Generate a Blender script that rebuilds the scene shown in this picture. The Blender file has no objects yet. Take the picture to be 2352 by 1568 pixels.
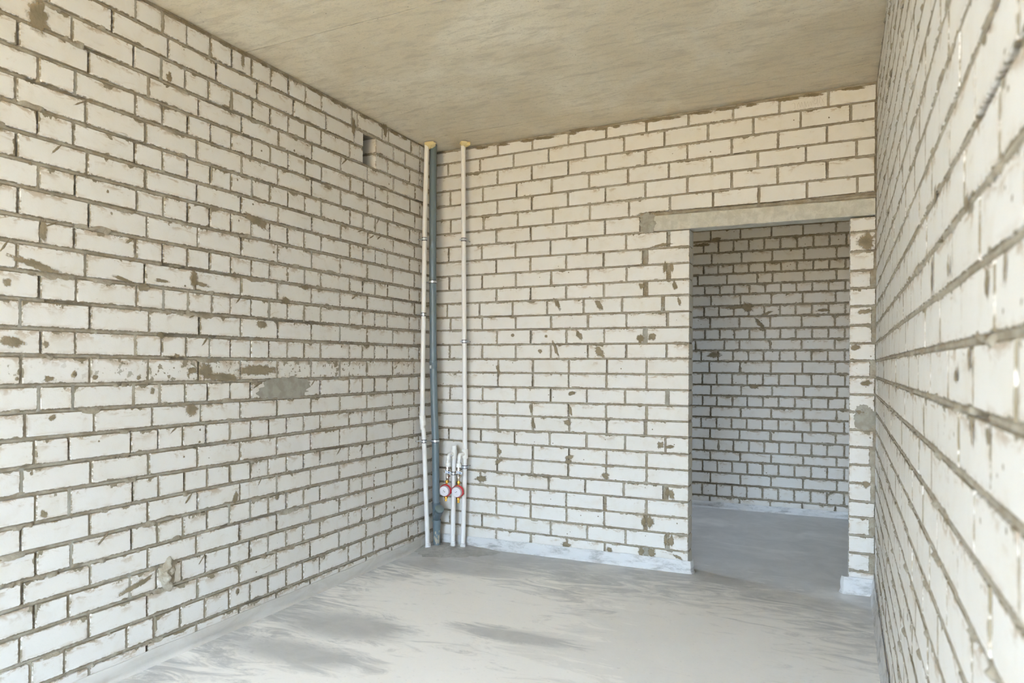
import bpy, math, random
from mathutils import Vector, Matrix, noise
sc = bpy.context.scene
COL = sc.collection
R = random.Random(7)

# ------------------------------------------------------------------ camera
YAW = 0.4242; ROLL = 0.0049; F = 1655.19
cam_d = bpy.data.cameras.new('camera'); cam = bpy.data.objects.new('camera', cam_d); COL.objects.link(cam)
fw = Vector((-math.sin(YAW), math.cos(YAW), 0)); rt = Vector((math.cos(YAW), math.sin(YAW), 0)); up = Vector((0, 0, 1))
rt2 = rt * math.cos(ROLL) + up * math.sin(ROLL); up2 = rt2.cross(fw)
cam.matrix_world = Matrix(((rt2.x, up2.x, -fw.x, 2.6561), (rt2.y, up2.y, -fw.y, -4.5348), (rt2.z, up2.z, -fw.z, 1.2499), (0, 0, 0, 1)))
cam_d.sensor_width = 36; cam_d.sensor_fit = 'HORIZONTAL'; cam_d.lens = 36 * F / 2352
cam_d.shift_y = (836.53 - 784) / 2352
cam_d.clip_start = 0.02
cam_d.dof.use_dof = True; cam_d.dof.focus_distance = 4.3; cam_d.dof.aperture_fstop = 4.5
sc.camera = cam

# ------------------------------------------------------------------ sky outside the windows, exposure
W = bpy.data.worlds.new('sky'); sc.world = W; W.use_nodes = True
wn = W.node_tree; wn.nodes.clear()
wo = wn.nodes.new('ShaderNodeOutputWorld'); wb = wn.nodes.new('ShaderNodeBackground')
tc = wn.nodes.new('ShaderNodeTexCoord'); sx = wn.nodes.new('ShaderNodeSeparateXYZ'); cr = wn.nodes.new('ShaderNodeValToRGB')
mr = wn.nodes.new('ShaderNodeMapRange'); mr.inputs[1].default_value = -1; mr.inputs[2].default_value = 1
wn.links.new(tc.outputs['Generated'], sx.inputs[0]); wn.links.new(sx.outputs[2], mr.inputs[0]); wn.links.new(mr.outputs[0], cr.inputs[0])
e = cr.color_ramp.elements
e[0].position = 0.0; e[0].color = (0.60, 0.42, 0.17, 1)          # sunlit ground below the horizon
e[1].position = 1.0; e[1].color = (1.9, 2.5, 3.4, 1)           # overcast blue sky
q = e.new(0.485); q.color = (0.54, 0.40, 0.19, 1)
q = e.new(0.53); q.color = (0.58, 0.76, 1.0, 1)
q = e.new(0.62); q.color = (0.90, 1.15, 1.5, 1)
q = e.new(0.74); q.color = (1.7, 2.15, 2.8, 1)
wb.inputs[1].default_value = 9.0
wn.links.new(cr.outputs[0], wb.inputs[0]); wn.links.new(wb.outputs[0], wo.inputs[0])
vs = sc.view_settings; vs.view_transform = 'Standard'; vs.look = 'None'; vs.gamma = 1; vs.use_curve_mapping = False
vs.exposure = 1.50
sc.cycles.diffuse_bounces = 4; sc.cycles.glossy_bounces = 2; sc.cycles.max_bounces = 6; sc.cycles.transparent_max_bounces = 8
sc.cycles.use_adaptive_sampling = True; sc.cycles.adaptive_threshold = 0.16; sc.cycles.adaptive_min_samples = 16

FZ = -0.042                                                       # floor level
def ceil_z(x): return 2.783 + 0.0235 * x
YW = -7.2                                                         # window wall behind the camera
def portal(name, loc, rot, sx_, sy_):
    l = bpy.data.lights.new(name, 'AREA'); l.shape = 'RECTANGLE'; l.size = sx_; l.size_y = sy_
    l.cycles.is_portal = True
    o = bpy.data.objects.new(name, l); o.location = loc; o.rotation_euler = rot; COL.objects.link(o); return o
WX0, WX1, WZ0, WZ1 = 0.80, 2.74, 0.02, 2.70
portal('window_daylight', ((WX0 + WX1) / 2, YW - 0.05, (WZ0 + WZ1) / 2), (math.pi / 2, 0, math.pi), WX1 - WX0, WZ1 - WZ0)
# ------------------------------------------------------------------ helpers
def link(o, parent=None):
    COL.objects.link(o)
    if parent is not None: o.parent = parent
    return o
class MB:
    def __init__(s): s.v = []; s.f = []; s.sm = []
    def add(s, vs_, fs, smooth=False):
        b = len(s.v); s.v += [tuple(v) for v in vs_]
        for f in fs: s.f.append([i + b for i in f]); s.sm.append(smooth)
    def box(s, a, b):
        (x0, y0, z0), (x1, y1, z1) = a, b
        s.add([(x0, y0, z0), (x1, y0, z0), (x1, y1, z0), (x0, y1, z0), (x0, y0, z1), (x1, y0, z1), (x1, y1, z1), (x0, y1, z1)],
              [(0, 3, 2, 1), (4, 5, 6, 7), (0, 1, 5, 4), (1, 2, 6, 5), (2, 3, 7, 6), (3, 0, 4, 7)])
    def tube(s, pts, rad, n=20, caps=True, hexa=False):
        pts = [Vector(p) for p in pts]
        if not isinstance(rad, (list, tuple)): rad = [rad] * len(pts)
        t0 = (pts[1] - pts[0]).normalized()
        ref = Vector((1, 0, 0)) if abs(t0.x) < 0.8 else Vector((0, 1, 0))
        nrm = (ref - t0 * ref.dot(t0)).normalized(); vs_ = []
        for i, p in enumerate(pts):
            a = pts[max(i - 1, 0)]; b = pts[min(i + 1, len(pts) - 1)]
            t = (b - a)
            t = t.normalized() if t.length > 1e-7 else t0
            nrm = (nrm - t * nrm.dot(t)); nrm.normalize(); bn = t.cross(nrm); t0 = t
            for k in range(n):
                an = 2 * math.pi * k / n
                vs_.append(p + (nrm * math.cos(an) + bn * math.sin(an)) * rad[i])
        m = len(pts); fs = []
        for i in range(m - 1):
            for k in range(n):
                k2 = (k + 1) % n; fs.append((i * n + k, i * n + k2, (i + 1) * n + k2, (i + 1) * n + k))
        if caps: fs.append(tuple(range(n - 1, -1, -1))); fs.append(tuple((m - 1) * n + k for k in range(n)))
        s.add(vs_, fs, not hexa)
    def lathe(s, base, axis, prof, n=28, hexa=False):          # prof: (distance along axis, radius)
        base = Vector(base); axis = Vector(axis).normalized()
        pr = [];
        for i, (h, r) in enumerate(prof): pr.append((h, r))
        ref = Vector((1, 0, 0)) if abs(axis.x) < 0.8 else Vector((0, 1, 0))
        a = (ref - axis * ref.dot(axis)).normalized(); b = axis.cross(a); vs_ = []
        for h, r in pr:
            for k in range(n):
                an = 2 * math.pi * k / n
                vs_.append(base + axis * h + (a * math.cos(an) + b * math.sin(an)) * max(r, 1e-5))
        m = len(pr); fs = []
        for i in range(m - 1):
            for k in range(n):
                k2 = (k + 1) % n; fs.append((i * n + k, i * n + k2, (i + 1) * n + k2, (i + 1) * n + k))
        fs.append(tuple(range(n - 1, -1, -1))); fs.append(tuple((m - 1) * n + k for k in range(n)))
        s.add(vs_, fs, not hexa)
    def build(s, name, mat, parent=None, origin=None):
        me = bpy.data.meshes.new(name)
        vs_ = s.v
        if parent is not None:
            w = parent.matrix_basis.translation if parent.parent is None else parent.parent.matrix_basis.translation + parent.matrix_basis.translation
            vs_ = [(v[0] - w.x, v[1] - w.y, v[2] - w.z) for v in s.v]
        elif origin is not None:
            vs_ = [(v[0] - origin[0], v[1] - origin[1], v[2] - origin[2]) for v in s.v]
        me.from_pydata(vs_, [], s.f); me.update()
        if any(s.sm):
            me.polygons.foreach_set('use_smooth', s.sm)
        if mat is not None: me.materials.append(mat)
        o = bpy.data.objects.new(name, me)
        if origin is not None and parent is None: o.location = origin
        link(o, parent)
        if any(s.sm):
            mod = o.modifiers.new('edges', 'EDGE_SPLIT'); mod.split_angle = math.radians(40)
        return o
def thing(name, label, cat, loc, group=None):
    o = bpy.data.objects.new(name, None); o.location = loc; o.empty_display_size = 0.05; link(o)
    o['label'] = label; o['category'] = cat
    if group: o['group'] = group
    return o
def tag(o, label, cat, group=None):
    o['label'] = label; o['category'] = cat
    if group: o['group'] = group
    return o
def struct(o): o['kind'] = 'structure'; return o
def smooth_path(pts, n=6):
    P = [Vector(p) for p in pts]; out = []
    for i in range(len(P) - 1):
        p0 = P[max(i - 1, 0)]; p1 = P[i]; p2 = P[i + 1]; p3 = P[min(i + 2, len(P) - 1)]
        for k in range(n):
            t = k / n
            out.append(0.5 * ((2 * p1) + (p2 - p0) * t + (2 * p0 - 5 * p1 + 4 * p2 - p3) * t * t + (3 * p1 - p0 - 3 * p2 + p3) * t ** 3))
    out.append(P[-1]); return out
def nz(x, y, z=0): return noise.noise(Vector((x, y, z)))

# ------------------------------------------------------------------ materials
class NT:
    def __init__(s, name):
        m = bpy.data.materials.new(name); m.use_nodes = True; s.m = m; s.t = m.node_tree; s.t.nodes.clear()
        s.out = s.n('ShaderNodeOutputMaterial'); s.b = s.n('ShaderNodeBsdfPrincipled'); s.l(s.b.outputs[0], s.out.inputs[0])
    def n(s, k, **kw):
        x = s.t.nodes.new(k)
        for a, v in kw.items(): setattr(x, a, v)
        return x
    def l(s, a, b): s.t.links.new(a, b)
    def put(s, inp, v):
        if isinstance(v, bpy.types.NodeSocket): s.l(v, inp)
        else: inp.default_value = v
    def math(s, op, a, b=0.0, c=0.0, clamp=False):
        x = s.n('ShaderNodeMath', operation=op, use_clamp=clamp)
        s.put(x.inputs[0], a); s.put(x.inputs[1], b); s.put(x.inputs[2], c); return x.outputs[0]
    def noise(s, vec, scale, detail=3, rough=0.55, dist=0.0):
        x = s.n('ShaderNodeTexNoise'); s.put(x.inputs['Vector'], vec); x.inputs['Scale'].default_value = scale
        x.inputs['Detail'].default_value = detail; x.inputs['Roughness'].default_value = rough; x.inputs['Distortion'].default_value = dist
        return x.outputs[0]
    def ramp(s, v, a, b, c=0.0, d=1.0, smooth=True):
        x = s.n('ShaderNodeMapRange', interpolation_type='SMOOTHSTEP' if smooth else 'LINEAR')
        s.put(x.inputs[0], v); s.put(x.inputs[1], a); s.put(x.inputs[2], b); s.put(x.inputs[3], c); s.put(x.inputs[4], d); return x.outputs[0]
    def mix(s, f, a, b, mode='MIX'):
        x = s.n('ShaderNodeMix', data_type='RGBA', blend_type=mode)
        s.put(x.inputs[0], f); s.put(x.inputs[6], a); s.put(x.inputs[7], b); return x.outputs[2]
    def scalev(s, vec, sc_):
        x = s.n('ShaderNodeMapping'); s.l(vec, x.inputs[0]); x.inputs['Scale'].default_value = sc_; return x.outputs[0]
    def pos(s):
        x = s.n('ShaderNodeTexCoord'); return x.outputs['Object']
    def bump(s, h, st, dist=0.01):
        x = s.n('ShaderNodeBump'); x.inputs['Strength'].default_value = st; x.inputs['Distance'].default_value = dist
        s.l(h, x.inputs['Height']); s.l(x.outputs[0], s.b.inputs['Normal'])
def C(r, g, b): return (r, g, b, 1)
MORTAR = C(0.30, 0.255, 0.18); MORTAR_L = C(0.44, 0.405, 0.32)

def brick_material(name='white_brick', dirt=1.0):
    t = NT(name); p = t.pos()
    uv0 = t.n('ShaderNodeUVMap', uv_map='edge0'); uv1 = t.n('ShaderNodeUVMap', uv_map='edge1')
    s0 = t.n('ShaderNodeSeparateXYZ'); s1 = t.n('ShaderNodeSeparateXYZ'); t.l(uv0.outputs[0], s0.inputs[0]); t.l(uv1.outputs[0], s1.inputs[0])
    a, b, c, d = s0.outputs[0], s0.outputs[1], s1.outputs[0], s1.outputs[1]
    at = t.n('ShaderNodeAttribute', attribute_name='rnd'); sa = t.n('ShaderNodeSeparateColor'); t.l(at.outputs['Color'], sa.inputs[0])
    r1, dr, r2 = sa.outputs[0], sa.outputs[1], sa.outputs[2]
    n40 = t.noise(p, 55, 3, 0.65); n12 = t.noise(p, 11, 3, 0.6, 0.4); n3 = t.noise(p, 4.5, 1); n20 = t.noise(p, 26, 2, 0.6)
    dm = t.math('MINIMUM', t.math('MINIMUM', a, c), t.math('MINIMUM', b, d))
    # ragged mortar border of every brick
    thr = t.math('MULTIPLY', t.math('SUBTRACT', n40, 0.50), 0.010)
    thr = t.math('ADD', thr, t.math('MULTIPLY', t.ramp(n12, 0.56, 0.74), 0.007))
    thr = t.math('MULTIPLY', thr, t.ramp(dr, 0.03, 0.3, 0.30, 1.1))
    border = t.ramp(t.math('SUBTRACT', dm, thr), -0.0006, 0.0012, 1.0, 0.0)
    # mortar squeezed down over the top arris in stretches
    topthr = t.math('MULTIPLY', t.ramp(t.math('ADD', n12, t.math('MULTIPLY', n40, 0.22)), 0.66, 0.85), 0.030)
    topthr = t.math('MULTIPLY', topthr, t.math('ADD', 0.35, dr))
    top = t.ramp(t.math('SUBTRACT', b, topthr), -0.0005, 0.0015, 1.0, 0.0)
    # tan smears trailing off the border
    st = t.noise(t.scalev(p, (9, 9, 30)), 1.0, 4, 0.7, 1.2)
    zone = t.ramp(b, 0.0, t.math('ADD', 0.006, t.math('MULTIPLY', t.ramp(n12, .35, .7), 0.050)), 1.0, 0.0)
    side = t.ramp(t.math('MINIMUM', a, c), 0.0, 0.02, 0.40, 0.0)
    low = t.ramp(d, 0.0, 0.018, 0.40, 0.0)
    zone = t.math('MAXIMUM', zone, t.math('MAXIMUM', side, low))
    smear = t.math('MULTIPLY', zone, t.ramp(t.math('ADD', t.math('ADD', st, t.math('MULTIPLY', t.math('SUBTRACT', n40, .5), .25)), t.math('MULTIPLY', dr, 0.16)), 0.53, 0.62))
    # loose wiped dirt anywhere
    wipe = t.math('MULTIPLY', t.ramp(t.noise(t.scalev(p, (7, 7, 15)), 1.0, 4, 0.72, 1.8), 0.60, 0.80), t.math('ADD', 0.15, t.math('MULTIPLY', dr, 1.2)))
    # spatters
    vo = t.n('ShaderNodeTexVoronoi'); 
    nv = t.n('ShaderNodeTexNoise'); t.l(p, nv.inputs['Vector']); nv.inputs['Scale'].default_value = 60
    vm = t.n('ShaderNodeVectorMath', operation='MULTIPLY_ADD'); t.l(nv.outputs['Color'], vm.inputs[0]); vm.inputs[1].default_value = (.012, .012, .012); t.l(p, vm.inputs[2]); t.l(vm.outputs[0], vo.inputs['Vector']); vo.inputs['Scale'].default_value = 42
    spn = t.math('SUBTRACT', vo.outputs['Distance'], t.math('MULTIPLY', n40, 0.20))
    sepc = t.n('ShaderNodeSeparateColor'); t.l(vo.outputs['Color'], sepc.inputs[0])
    gate = t.math('GREATER_THAN', t.math('ADD', sepc.outputs[0], t.math('MULTIPLY', dr, 0.25)), 1.03)
    spots = t.math('MULTIPLY', t.ramp(spn, 0.04, 0.12, 1.0, 0.0), gate)
    # heavily spattered course
    heavy = t.math('MULTIPLY', t.ramp(t.math('ADD', n20, t.math('MULTIPLY', n40, 0.5)), 0.84, 0.88), t.ramp(dr, 0.80, 0.95))
    base = t.mix(n3, C(0.73, 0.715, 0.665), C(0.675, 0.655, 0.60))
    base = t.mix(t.math('MULTIPLY', r1, 0.55), base, C(0.72, 0.71, 0.675))
    base = t.mix(t.math('MULTIPLY', t.ramp(n12, 0.45, 0.7), 0.22), base, C(0.58, 0.52, 0.40))
    col = t.mix(t.math('MULTIPLY', wipe, 0.95 * dirt), base, C(0.42, 0.33, 0.19))
    col = t.mix(t.math('MULTIPLY', smear, 0.7 * dirt), col, C(0.36, 0.255, 0.14))
    msk = t.math('MAXIMUM', t.math('MAXIMUM', border, top), t.math('MAXIMUM', spots, heavy))
    mcol = t.mix(t.ramp(n20, 0.35, 0.7), C(.215,.18,.115), C(0.29, 0.26, 0.19))
    col = t.mix(msk, col, mcol)
    t.l(col, t.b.inputs['Base Color']); t.b.inputs['Roughness'].default_value = 0.85
    t.bump(t.math('ADD', t.math('MULTIPLY', t.noise(p, 170, 2, 0.7), 0.10), t.math('MULTIPLY', n40, 0.10)), 0.55, 0.006)
    return t.m
def mortar_material(name, ca, cb, bs=0.8):
    t = NT(name); p = t.pos(); n1 = t.noise(p, 14, 4, 0.6); n2 = t.noise(p, 120, 5, 0.7); n3 = t.noise(p, 40, 3, 0.6)
    col = t.mix(t.ramp(t.math('ADD', t.math('MULTIPLY', n1, 0.7), t.math('MULTIPLY', n3, 0.3)), 0.35, 0.65), ca, cb)
    col = t.mix(t.ramp(n2, 0.6, 0.8, 0, 0.35), col, C(0.16, 0.145, 0.12))
    t.l(col, t.b.inputs['Base Color']); t.b.inputs['Roughness'].default_value = 0.95
    t.bump(t.math('ADD', n2, t.math('MULTIPLY', n3, 1.2)), bs, 0.006); return t.m
def plain(name, col, rough=0.5, metal=0.0, spec=0.5, bumps=0.0):
    t = NT(name); p = t.pos(); n = t.noise(p, 60, 3)
    t.l(t.mix(t.math('MULTIPLY', n, 0.12), col, C(col[0] * .8, col[1] * .8, col[2] * .78)), t.b.inputs['Base Color'])
    t.b.inputs['Roughness'].default_value = rough; t.b.inputs['Metallic'].default_value = metal
    t.b.inputs['Specular IOR Level'].default_value = spec
    if bumps: t.bump(n, bumps, 0.003)
    return t.m
M_BRICK = brick_material()
M_MORT = mortar_material('grey_mortar', MORTAR, MORTAR_L)
def daub_material(name, ca, cb):
    t = NT(name); p = t.pos(); uv = t.n('ShaderNodeUVMap', uv_map='edge0'); s0 = t.n('ShaderNodeSeparateXYZ'); t.l(uv.outputs[0], s0.inputs[0]); e_ = s0.outputs[0]
    n1 = t.noise(p, 38, 5, 0.7, 0.6); n2 = t.noise(p, 130, 4, 0.7); n3 = t.noise(p, 16, 3)
    v = t.math('ADD', e_, t.math('MULTIPLY', t.math('SUBTRACT', n1, 0.5), 1.25)); v = t.math('ADD', v, t.math('MULTIPLY', t.math('SUBTRACT', n2, 0.5), 0.45))
    core = t.ramp(v, 0.58, 0.64, 1, 0); halo = t.math('MULTIPLY', t.ramp(v, 0.62, 0.98, 1, 0), 0.62)
    col = t.mix(t.ramp(n3, .4, .6), ca, cb); col = t.mix(t.ramp(n2, .62, .8, 0, .3), col, C(.12, .10, .07)); col = t.mix(core, C(.42, .33, .20), col)
    t.l(col, t.b.inputs['Base Color']); t.b.inputs['Roughness'].default_value = .92
    fade = t.ramp(e_, .86, 1.0, 1, 0); t.l(t.math('MULTIPLY', t.math('MAXIMUM', core, halo), fade), t.b.inputs['Alpha'])
    t.bump(t.math('ADD', t.math('MULTIPLY', core, 0.5), t.math('ADD', n2, n1)), 0.5, 0.004); return t.m
M_DAUB = daub_material('smeared_mortar', C(0.20, 0.165, 0.10), C(0.255, 0.215, 0.14))
M_DAUBL = daub_material('light_mortar', C(0.30, 0.285, 0.23), C(0.37, 0.355, 0.30))

def concrete_ceiling():
    t = NT('ceiling_concrete'); p = t.pos()
    n1 = t.noise(p, 1.6, 4, 0.6, 0.6); n2 = t.noise(t.scalev(p, (6, 20, 1)), 1.0, 5, 0.65, 0.5); n3 = t.noise(p, 110, 4, 0.7); n4 = t.noise(p, 7, 5, 0.65, .5); n6 = t.noise(t.scalev(p, (22, 50, 1)), 1.0, 4, 0.75, 0.6)
    col = t.mix(t.ramp(n1, 0.35, 0.68), C(0.66, 0.58, 0.42), C(0.76, 0.695, 0.545))
    col = t.mix(t.ramp(n2, 0.46, 0.70, 0, 0.6), col, C(0.50, 0.44, 0.32))
    col = t.mix(t.ramp(n4, 0.58, 0.75, 0, 0.4), col, C(0.72, 0.68, 0.57))
    vo = t.n('ShaderNodeTexVoronoi'); t.l(p, vo.inputs['Vector']); vo.inputs['Scale'].default_value = 28
    sepc = t.n('ShaderNodeSeparateColor'); t.l(vo.outputs['Color'], sepc.inputs[0])
    pit = t.math('MULTIPLY', t.ramp(vo.outputs['Distance'], 0.05, 0.11, 1, 0), t.math('GREATER_THAN', sepc.outputs[1], 0.84))
    col = t.mix(t.math('MULTIPLY', pit, 0.8), col, C(0.24, 0.20, 0.13))
    col = t.mix(t.ramp(n6, 0.50, 0.72, 0, 0.50), col, C(0.47, 0.41, 0.29)); col = t.mix(t.ramp(n3, 0.52, 0.75, 0, 0.50), col, C(0.40, 0.345, 0.235))
    t.l(col, t.b.inputs['Base Color']); t.b.inputs['Roughness'].default_value = 0.8
    t.bump(t.math('ADD', t.math('MULTIPLY', n3, 0.3), t.math('SUBTRACT', n2, pit)), 0.35, 0.006); return t.m
def screed(name='screed'):
    t = NT(name); p = t.pos()
    n1 = t.noise(t.scalev(p, (1.0, 1.7, 1)), 1.1, 5, 0.6, 1.0); n2 = t.noise(p, 5, 5, 0.65, 0.8); n3 = t.noise(p, 45, 4, 0.6); n5 = t.noise(t.scalev(p, (1, 3.0, 1)), 3.0, 6, 0.7, 1.5)
    base = t.mix(t.ramp(n2, 0.3, 0.7), C(0.44, 0.44, 0.425), C(0.52, 0.515, 0.495))
    # pale dust cloud spread over the middle of the room, with bare darker patches in it
    s = t.n('ShaderNodeSeparateXYZ'); t.l(p, s.inputs[0])
    def blob(cx, cy, rx, ry):
        dx = t.math('DIVIDE', t.math('SUBTRACT', s.outputs[0], cx), rx); dy = t.math('DIVIDE', t.math('SUBTRACT', s.outputs[1], cy), ry)
        q_ = t.math('SQRT', t.math('ADD', t.math('MULTIPLY', dx, dx), t.math('MULTIPLY', dy, dy)))
        q_ = t.math('ADD', q_, t.math('MULTIPLY', t.math('SUBTRACT', n5, 0.5), 2.4))
        return t.ramp(q_, 0.55, 1.25, 1.0, 0.0)
    dust = t.math('MAXIMUM', blob(0.85, -1.15, 0.95, 0.75), blob(1.2, -2.2, 1.2, 0.9))
    dust = t.math('MAXIMUM', dust, t.math('MULTIPLY', blob(1.9, -1.4, 1.3, 1.2), 0.8))
    dust = t.math('MAXIMUM', dust, t.math('MULTIPLY', t.ramp(n1, 0.52, 0.72), 0.45))
    dark = t.math('MAXIMUM', blob(0.48, -1.62, 0.30, 0.17), blob(0.49, -0.50, 0.38, 0.12))
    dark = t.math('MAXIMUM', dark, t.math('MAXIMUM', blob(0.50, -2.0, 0.35, 0.12), blob(1.25, -1.40, 0.34, 0.09)))
    dust = t.math('MULTIPLY', dust, t.math('SUBTRACT', 1.0, t.math('MULTIPLY', dark, 0.85)))
    col = t.mix(t.math('MULTIPLY', dust, 0.9), base, C(0.93, 0.905, 0.85))
    col = t.mix(t.ramp(n5, 0.56, 0.75, 0, 0.30), col, C(0.66, 0.65, 0.62))
    col = t.mix(t.ramp(n3, 0.60, 0.8, 0, 0.25), col, C(0.27, 0.26, 0.245))
    vo = t.n('ShaderNodeTexVoronoi'); t.l(p, vo.inputs['Vector']); vo.inputs['Scale'].default_value = 14
    sepc = t.n('ShaderNodeSeparateColor'); t.l(vo.outputs['Color'], sepc.inputs[0])
    fl = t.math('MULTIPLY', t.ramp(vo.outputs['Distance'], 0.02, 0.05, 1, 0), t.math('GREATER_THAN', sepc.outputs[1], 0.86))
    col = t.mix(fl, col, C(0.75, 0.74, 0.70))
    t.l(col, t.b.inputs['Base Color']); t.l(t.ramp(dust, 0, 1, 0.42, 0.75), t.b.inputs['Roughness'])
    t.b.inputs['Specular IOR Level'].default_value = 0.35
    t.bump(t.math('ADD', n3, t.math('MULTIPLY', n2, 2.0)), 0.12, 0.004); return t.m
def foam_strip_mat():
    t = NT('white_foam_strip'); p = t.pos(); n1 = t.noise(t.scalev(p, (7, 7, 20)), 1.0, 5, 0.72, 0.3); n2 = t.noise(p, 150, 3)
    col = t.mix(t.ramp(n1, 0.46, 0.70), C(0.66, 0.665, 0.65), C(0.36, 0.36, 0.345))
    t.l(col, t.b.inputs['Base Color']); t.b.inputs['Roughness'].default_value = 0.5
    t.b.inputs['Transmission Weight'].default_value = 0.0; t.b.inputs['Alpha'].default_value = 0.93
    t.bump(t.math('ADD', n2, n1), 0.4, 0.004); return t.m
def plaster_strip_mat():
    t = NT('plastered_strip'); p = t.pos(); n1 = t.noise(t.scalev(p, (3, 3, 8)), 1.0, 4, 0.6, 0.8); n2 = t.noise(p, 50, 4)
    col = t.mix(t.ramp(n1, 0.35, 0.7), C(0.64, 0.62, 0.57), C(0.53, 0.50, 0.44))
    s = t.n('ShaderNodeSeparateXYZ'); t.l(p, s.inputs[0])
    foot_grey = t.math('MULTIPLY', t.ramp(t.math('ADD', s.outputs[2], t.math('MULTIPLY', n2, 0.04)), -0.022, 0.012, 1.0, 0.0), t.ramp(n1, 0.3, 0.6))  # patchy grey mixed in towards the bottom edge of the strip
    col = t.mix(t.math('MULTIPLY', foot_grey, 0.8), col, C(0.28, 0.275, 0.27))
    t.l(col, t.b.inputs['Base Color']); t.b.inputs['Roughness'].default_value = 0.75
    t.bump(n2, 0.3, 0.004); return t.m
M_CEIL = concrete_ceiling(); M_FLOOR = screed(); M_FOAM = foam_strip_mat(); M_PLAST = plaster_strip_mat()

# ------------------------------------------------------------------ brickwork
class Wall:
    """bricks in real courses over a mortar bed: u along the wall, z up, d out of the wall"""
    def __init__(s, o, du, n):
        s.o = Vector(o); s.du = Vector(du).normalized(); s.n = Vector(n).normalized()
        s.flip = s.du.cross(Vector((0, 0, 1))).dot(s.n) < 0
        s.dring = []; s.dringl = []; s.bv = []; s.bf = []; s.uv0 = []; s.uv1 = []; s.cl = []; s.mort = MB(); s.daub = MB(); s.daubl = MB()
    def P(s, u, z, d): 
        q_ = s.o + s.du * u + s.n * d; return (q_.x, q_.y, z)
    def face(s, mb, idx):
        mb.append(tuple(reversed(idx)) if s.flip else tuple(idx))
    def brick(s, u0, u1, zb, zt, depth=0.02, dirt=0.2, dd=None):
        """zb, zt: functions of u"""
        L = u1 - u0
        if L < 0.012: return
        per = []; j = lambda a: R.uniform(-a, a)
        n = max(2, int(L / 0.05)); ch = [R.choice((0.001, 0.0015, 0.002, 0.004, 0.007)) for _ in range(4)]
        t0, t1 = j(.0012), j(.0012)
        for i in range(n + 1):
            u = u0 + ch[0] + (L - ch[0] - ch[1]) * i / n; per.append((u, zb(u) + t0 + j(.0008)))
        for i in range(1, 3): z0 = zb(u1) + ch[1]; z1 = zt(u1) - ch[2]; per.append((u1 + j(.0007), z0 + (z1 - z0) * (i - 1)))
        for i in range(n + 1):
            u = u1 - ch[2] - (L - ch[2] - ch[3]) * i / n; per.append((u, zt(u) + t1 + j(.0008)))
        for i in range(1, 3): z1 = zt(u0) - ch[3]; z0 = zb(u0) + ch[0]; per.append((u0 + j(.0007), z1 + (z0 - z1) * (i - 1)))
        cu = (u0 + u1) / 2; cz = (zb(cu) + zt(cu)) / 2; hu = L / 2; hz = (zt(cu) - zb(cu)) / 2
        off = j(.0012) if dd is None else dd
        tilt = j(.003)
        def put(u, z, d):
            s.bv.append(s.P(u, z, d)); return len(s.bv) - 1
        k = len(per); A = []; B_ = []; D_ = []
        meta = {}
        for (u, z) in per:
            iu = cu + (u - cu) * (1 - .002 / hu); iz = cz + (z - cz) * (1 - .002 / hz)
            d0 = off + tilt * (iu - cu)
            A.append(put(iu, iz, d0)); B_.append(put(u, z, d0 - .002)); D_.append(put(u, z, -depth))
        zt_c, zb_c = zt(cu), zb(cu); r = (R.random(), min(1, max(0, dirt + j(.1))), R.random(), 1)
        def uvof(i):
            p_ = per[(i) % k]; return p_
        faces = [(A, None)]
        for i in range(k):
            i2 = (i + 1) % k
            faces.append(([B_[i], B_[i2], A[i2], A[i]], None)); faces.append(([D_[i], D_[i2], B_[i2], B_[i]], 'side' if depth > .05 else None))
        back = list(reversed(D_)) if depth > .05 else None
        pos = {}
        for i in range(k):
            for a_ in (A, B_, D_): pos[a_[i]] = per[i]
        if back: faces.append((back, None))
        for f, _ in faces:
            idx = list(reversed(f)) if s.flip else list(f)
            s.bf.append(idx)
            if _ == 'side':
                for v in idx: s.uv0.append((.07, .045)); s.uv1.append((.07, .045)); s.cl.append(r)
                continue
            for v in idx:
                u, z = pos[v]; s.uv0.append((u - u0, zt(u) - z)); s.uv1.append((u1 - u, z - zb(u))); s.cl.append(r)
    def bed(s, z_of, u0, u1, seed, smear=1.0, base=-0.004):
        """one mortar bed joint; here and there it squeezes out over the brick arrises"""
        n = max(2, int((u1 - u0) / 0.009)); vs_ = []
        for i in range(n + 1):
            u = u0 + (u1 - u0) * i / n; z = z_of(u)
            a = nz(u * 7, seed * 3.1, 1) + 0.5 * nz(u * 23, seed * 1.7, 5) + 0.3 * nz(u * 75, seed, 8)
            b = nz(u * 9, seed * 2.3, 9) + 0.5 * nz(u * 27, seed * 4.7, 3)
            lo = max(0, a - 0.36) * 0.020 * smear; hi = max(0, b - 0.45) * 0.014 * smear
            lo = min(lo, .03); dm = base + 0.0035 * nz(u * 17, seed, 2)
            if nz(u * 3.1, seed * 5.1, 7) < -0.42: dm -= 0.012
            rows = [(z - 0.0105 - lo, 0.0016 + .15 * lo if lo > 0.001 else -0.011), (z - 0.004 - lo * .5, dm + (0.007 if lo > 0.001 else 0)), (z + 0.004, dm + (0.005 if hi > 0.001 else 0)), (z + 0.0105 + hi, 0.0014 if hi > 0.001 else -0.011)]
            for zz, d in rows: vs_.append(s.P(u, zz + 0.0008 * nz(u * 60, zz * 40), d))
        fs = []
        for i in range(n):
            for r in range(3):
                f = (i * 4 + r, (i + 1) * 4 + r, (i + 1) * 4 + r + 1, i * 4 + r + 1)
                fs.append(tuple(reversed(f)) if s.flip else f)
        s.mort.add(vs_, fs, True)
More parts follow.
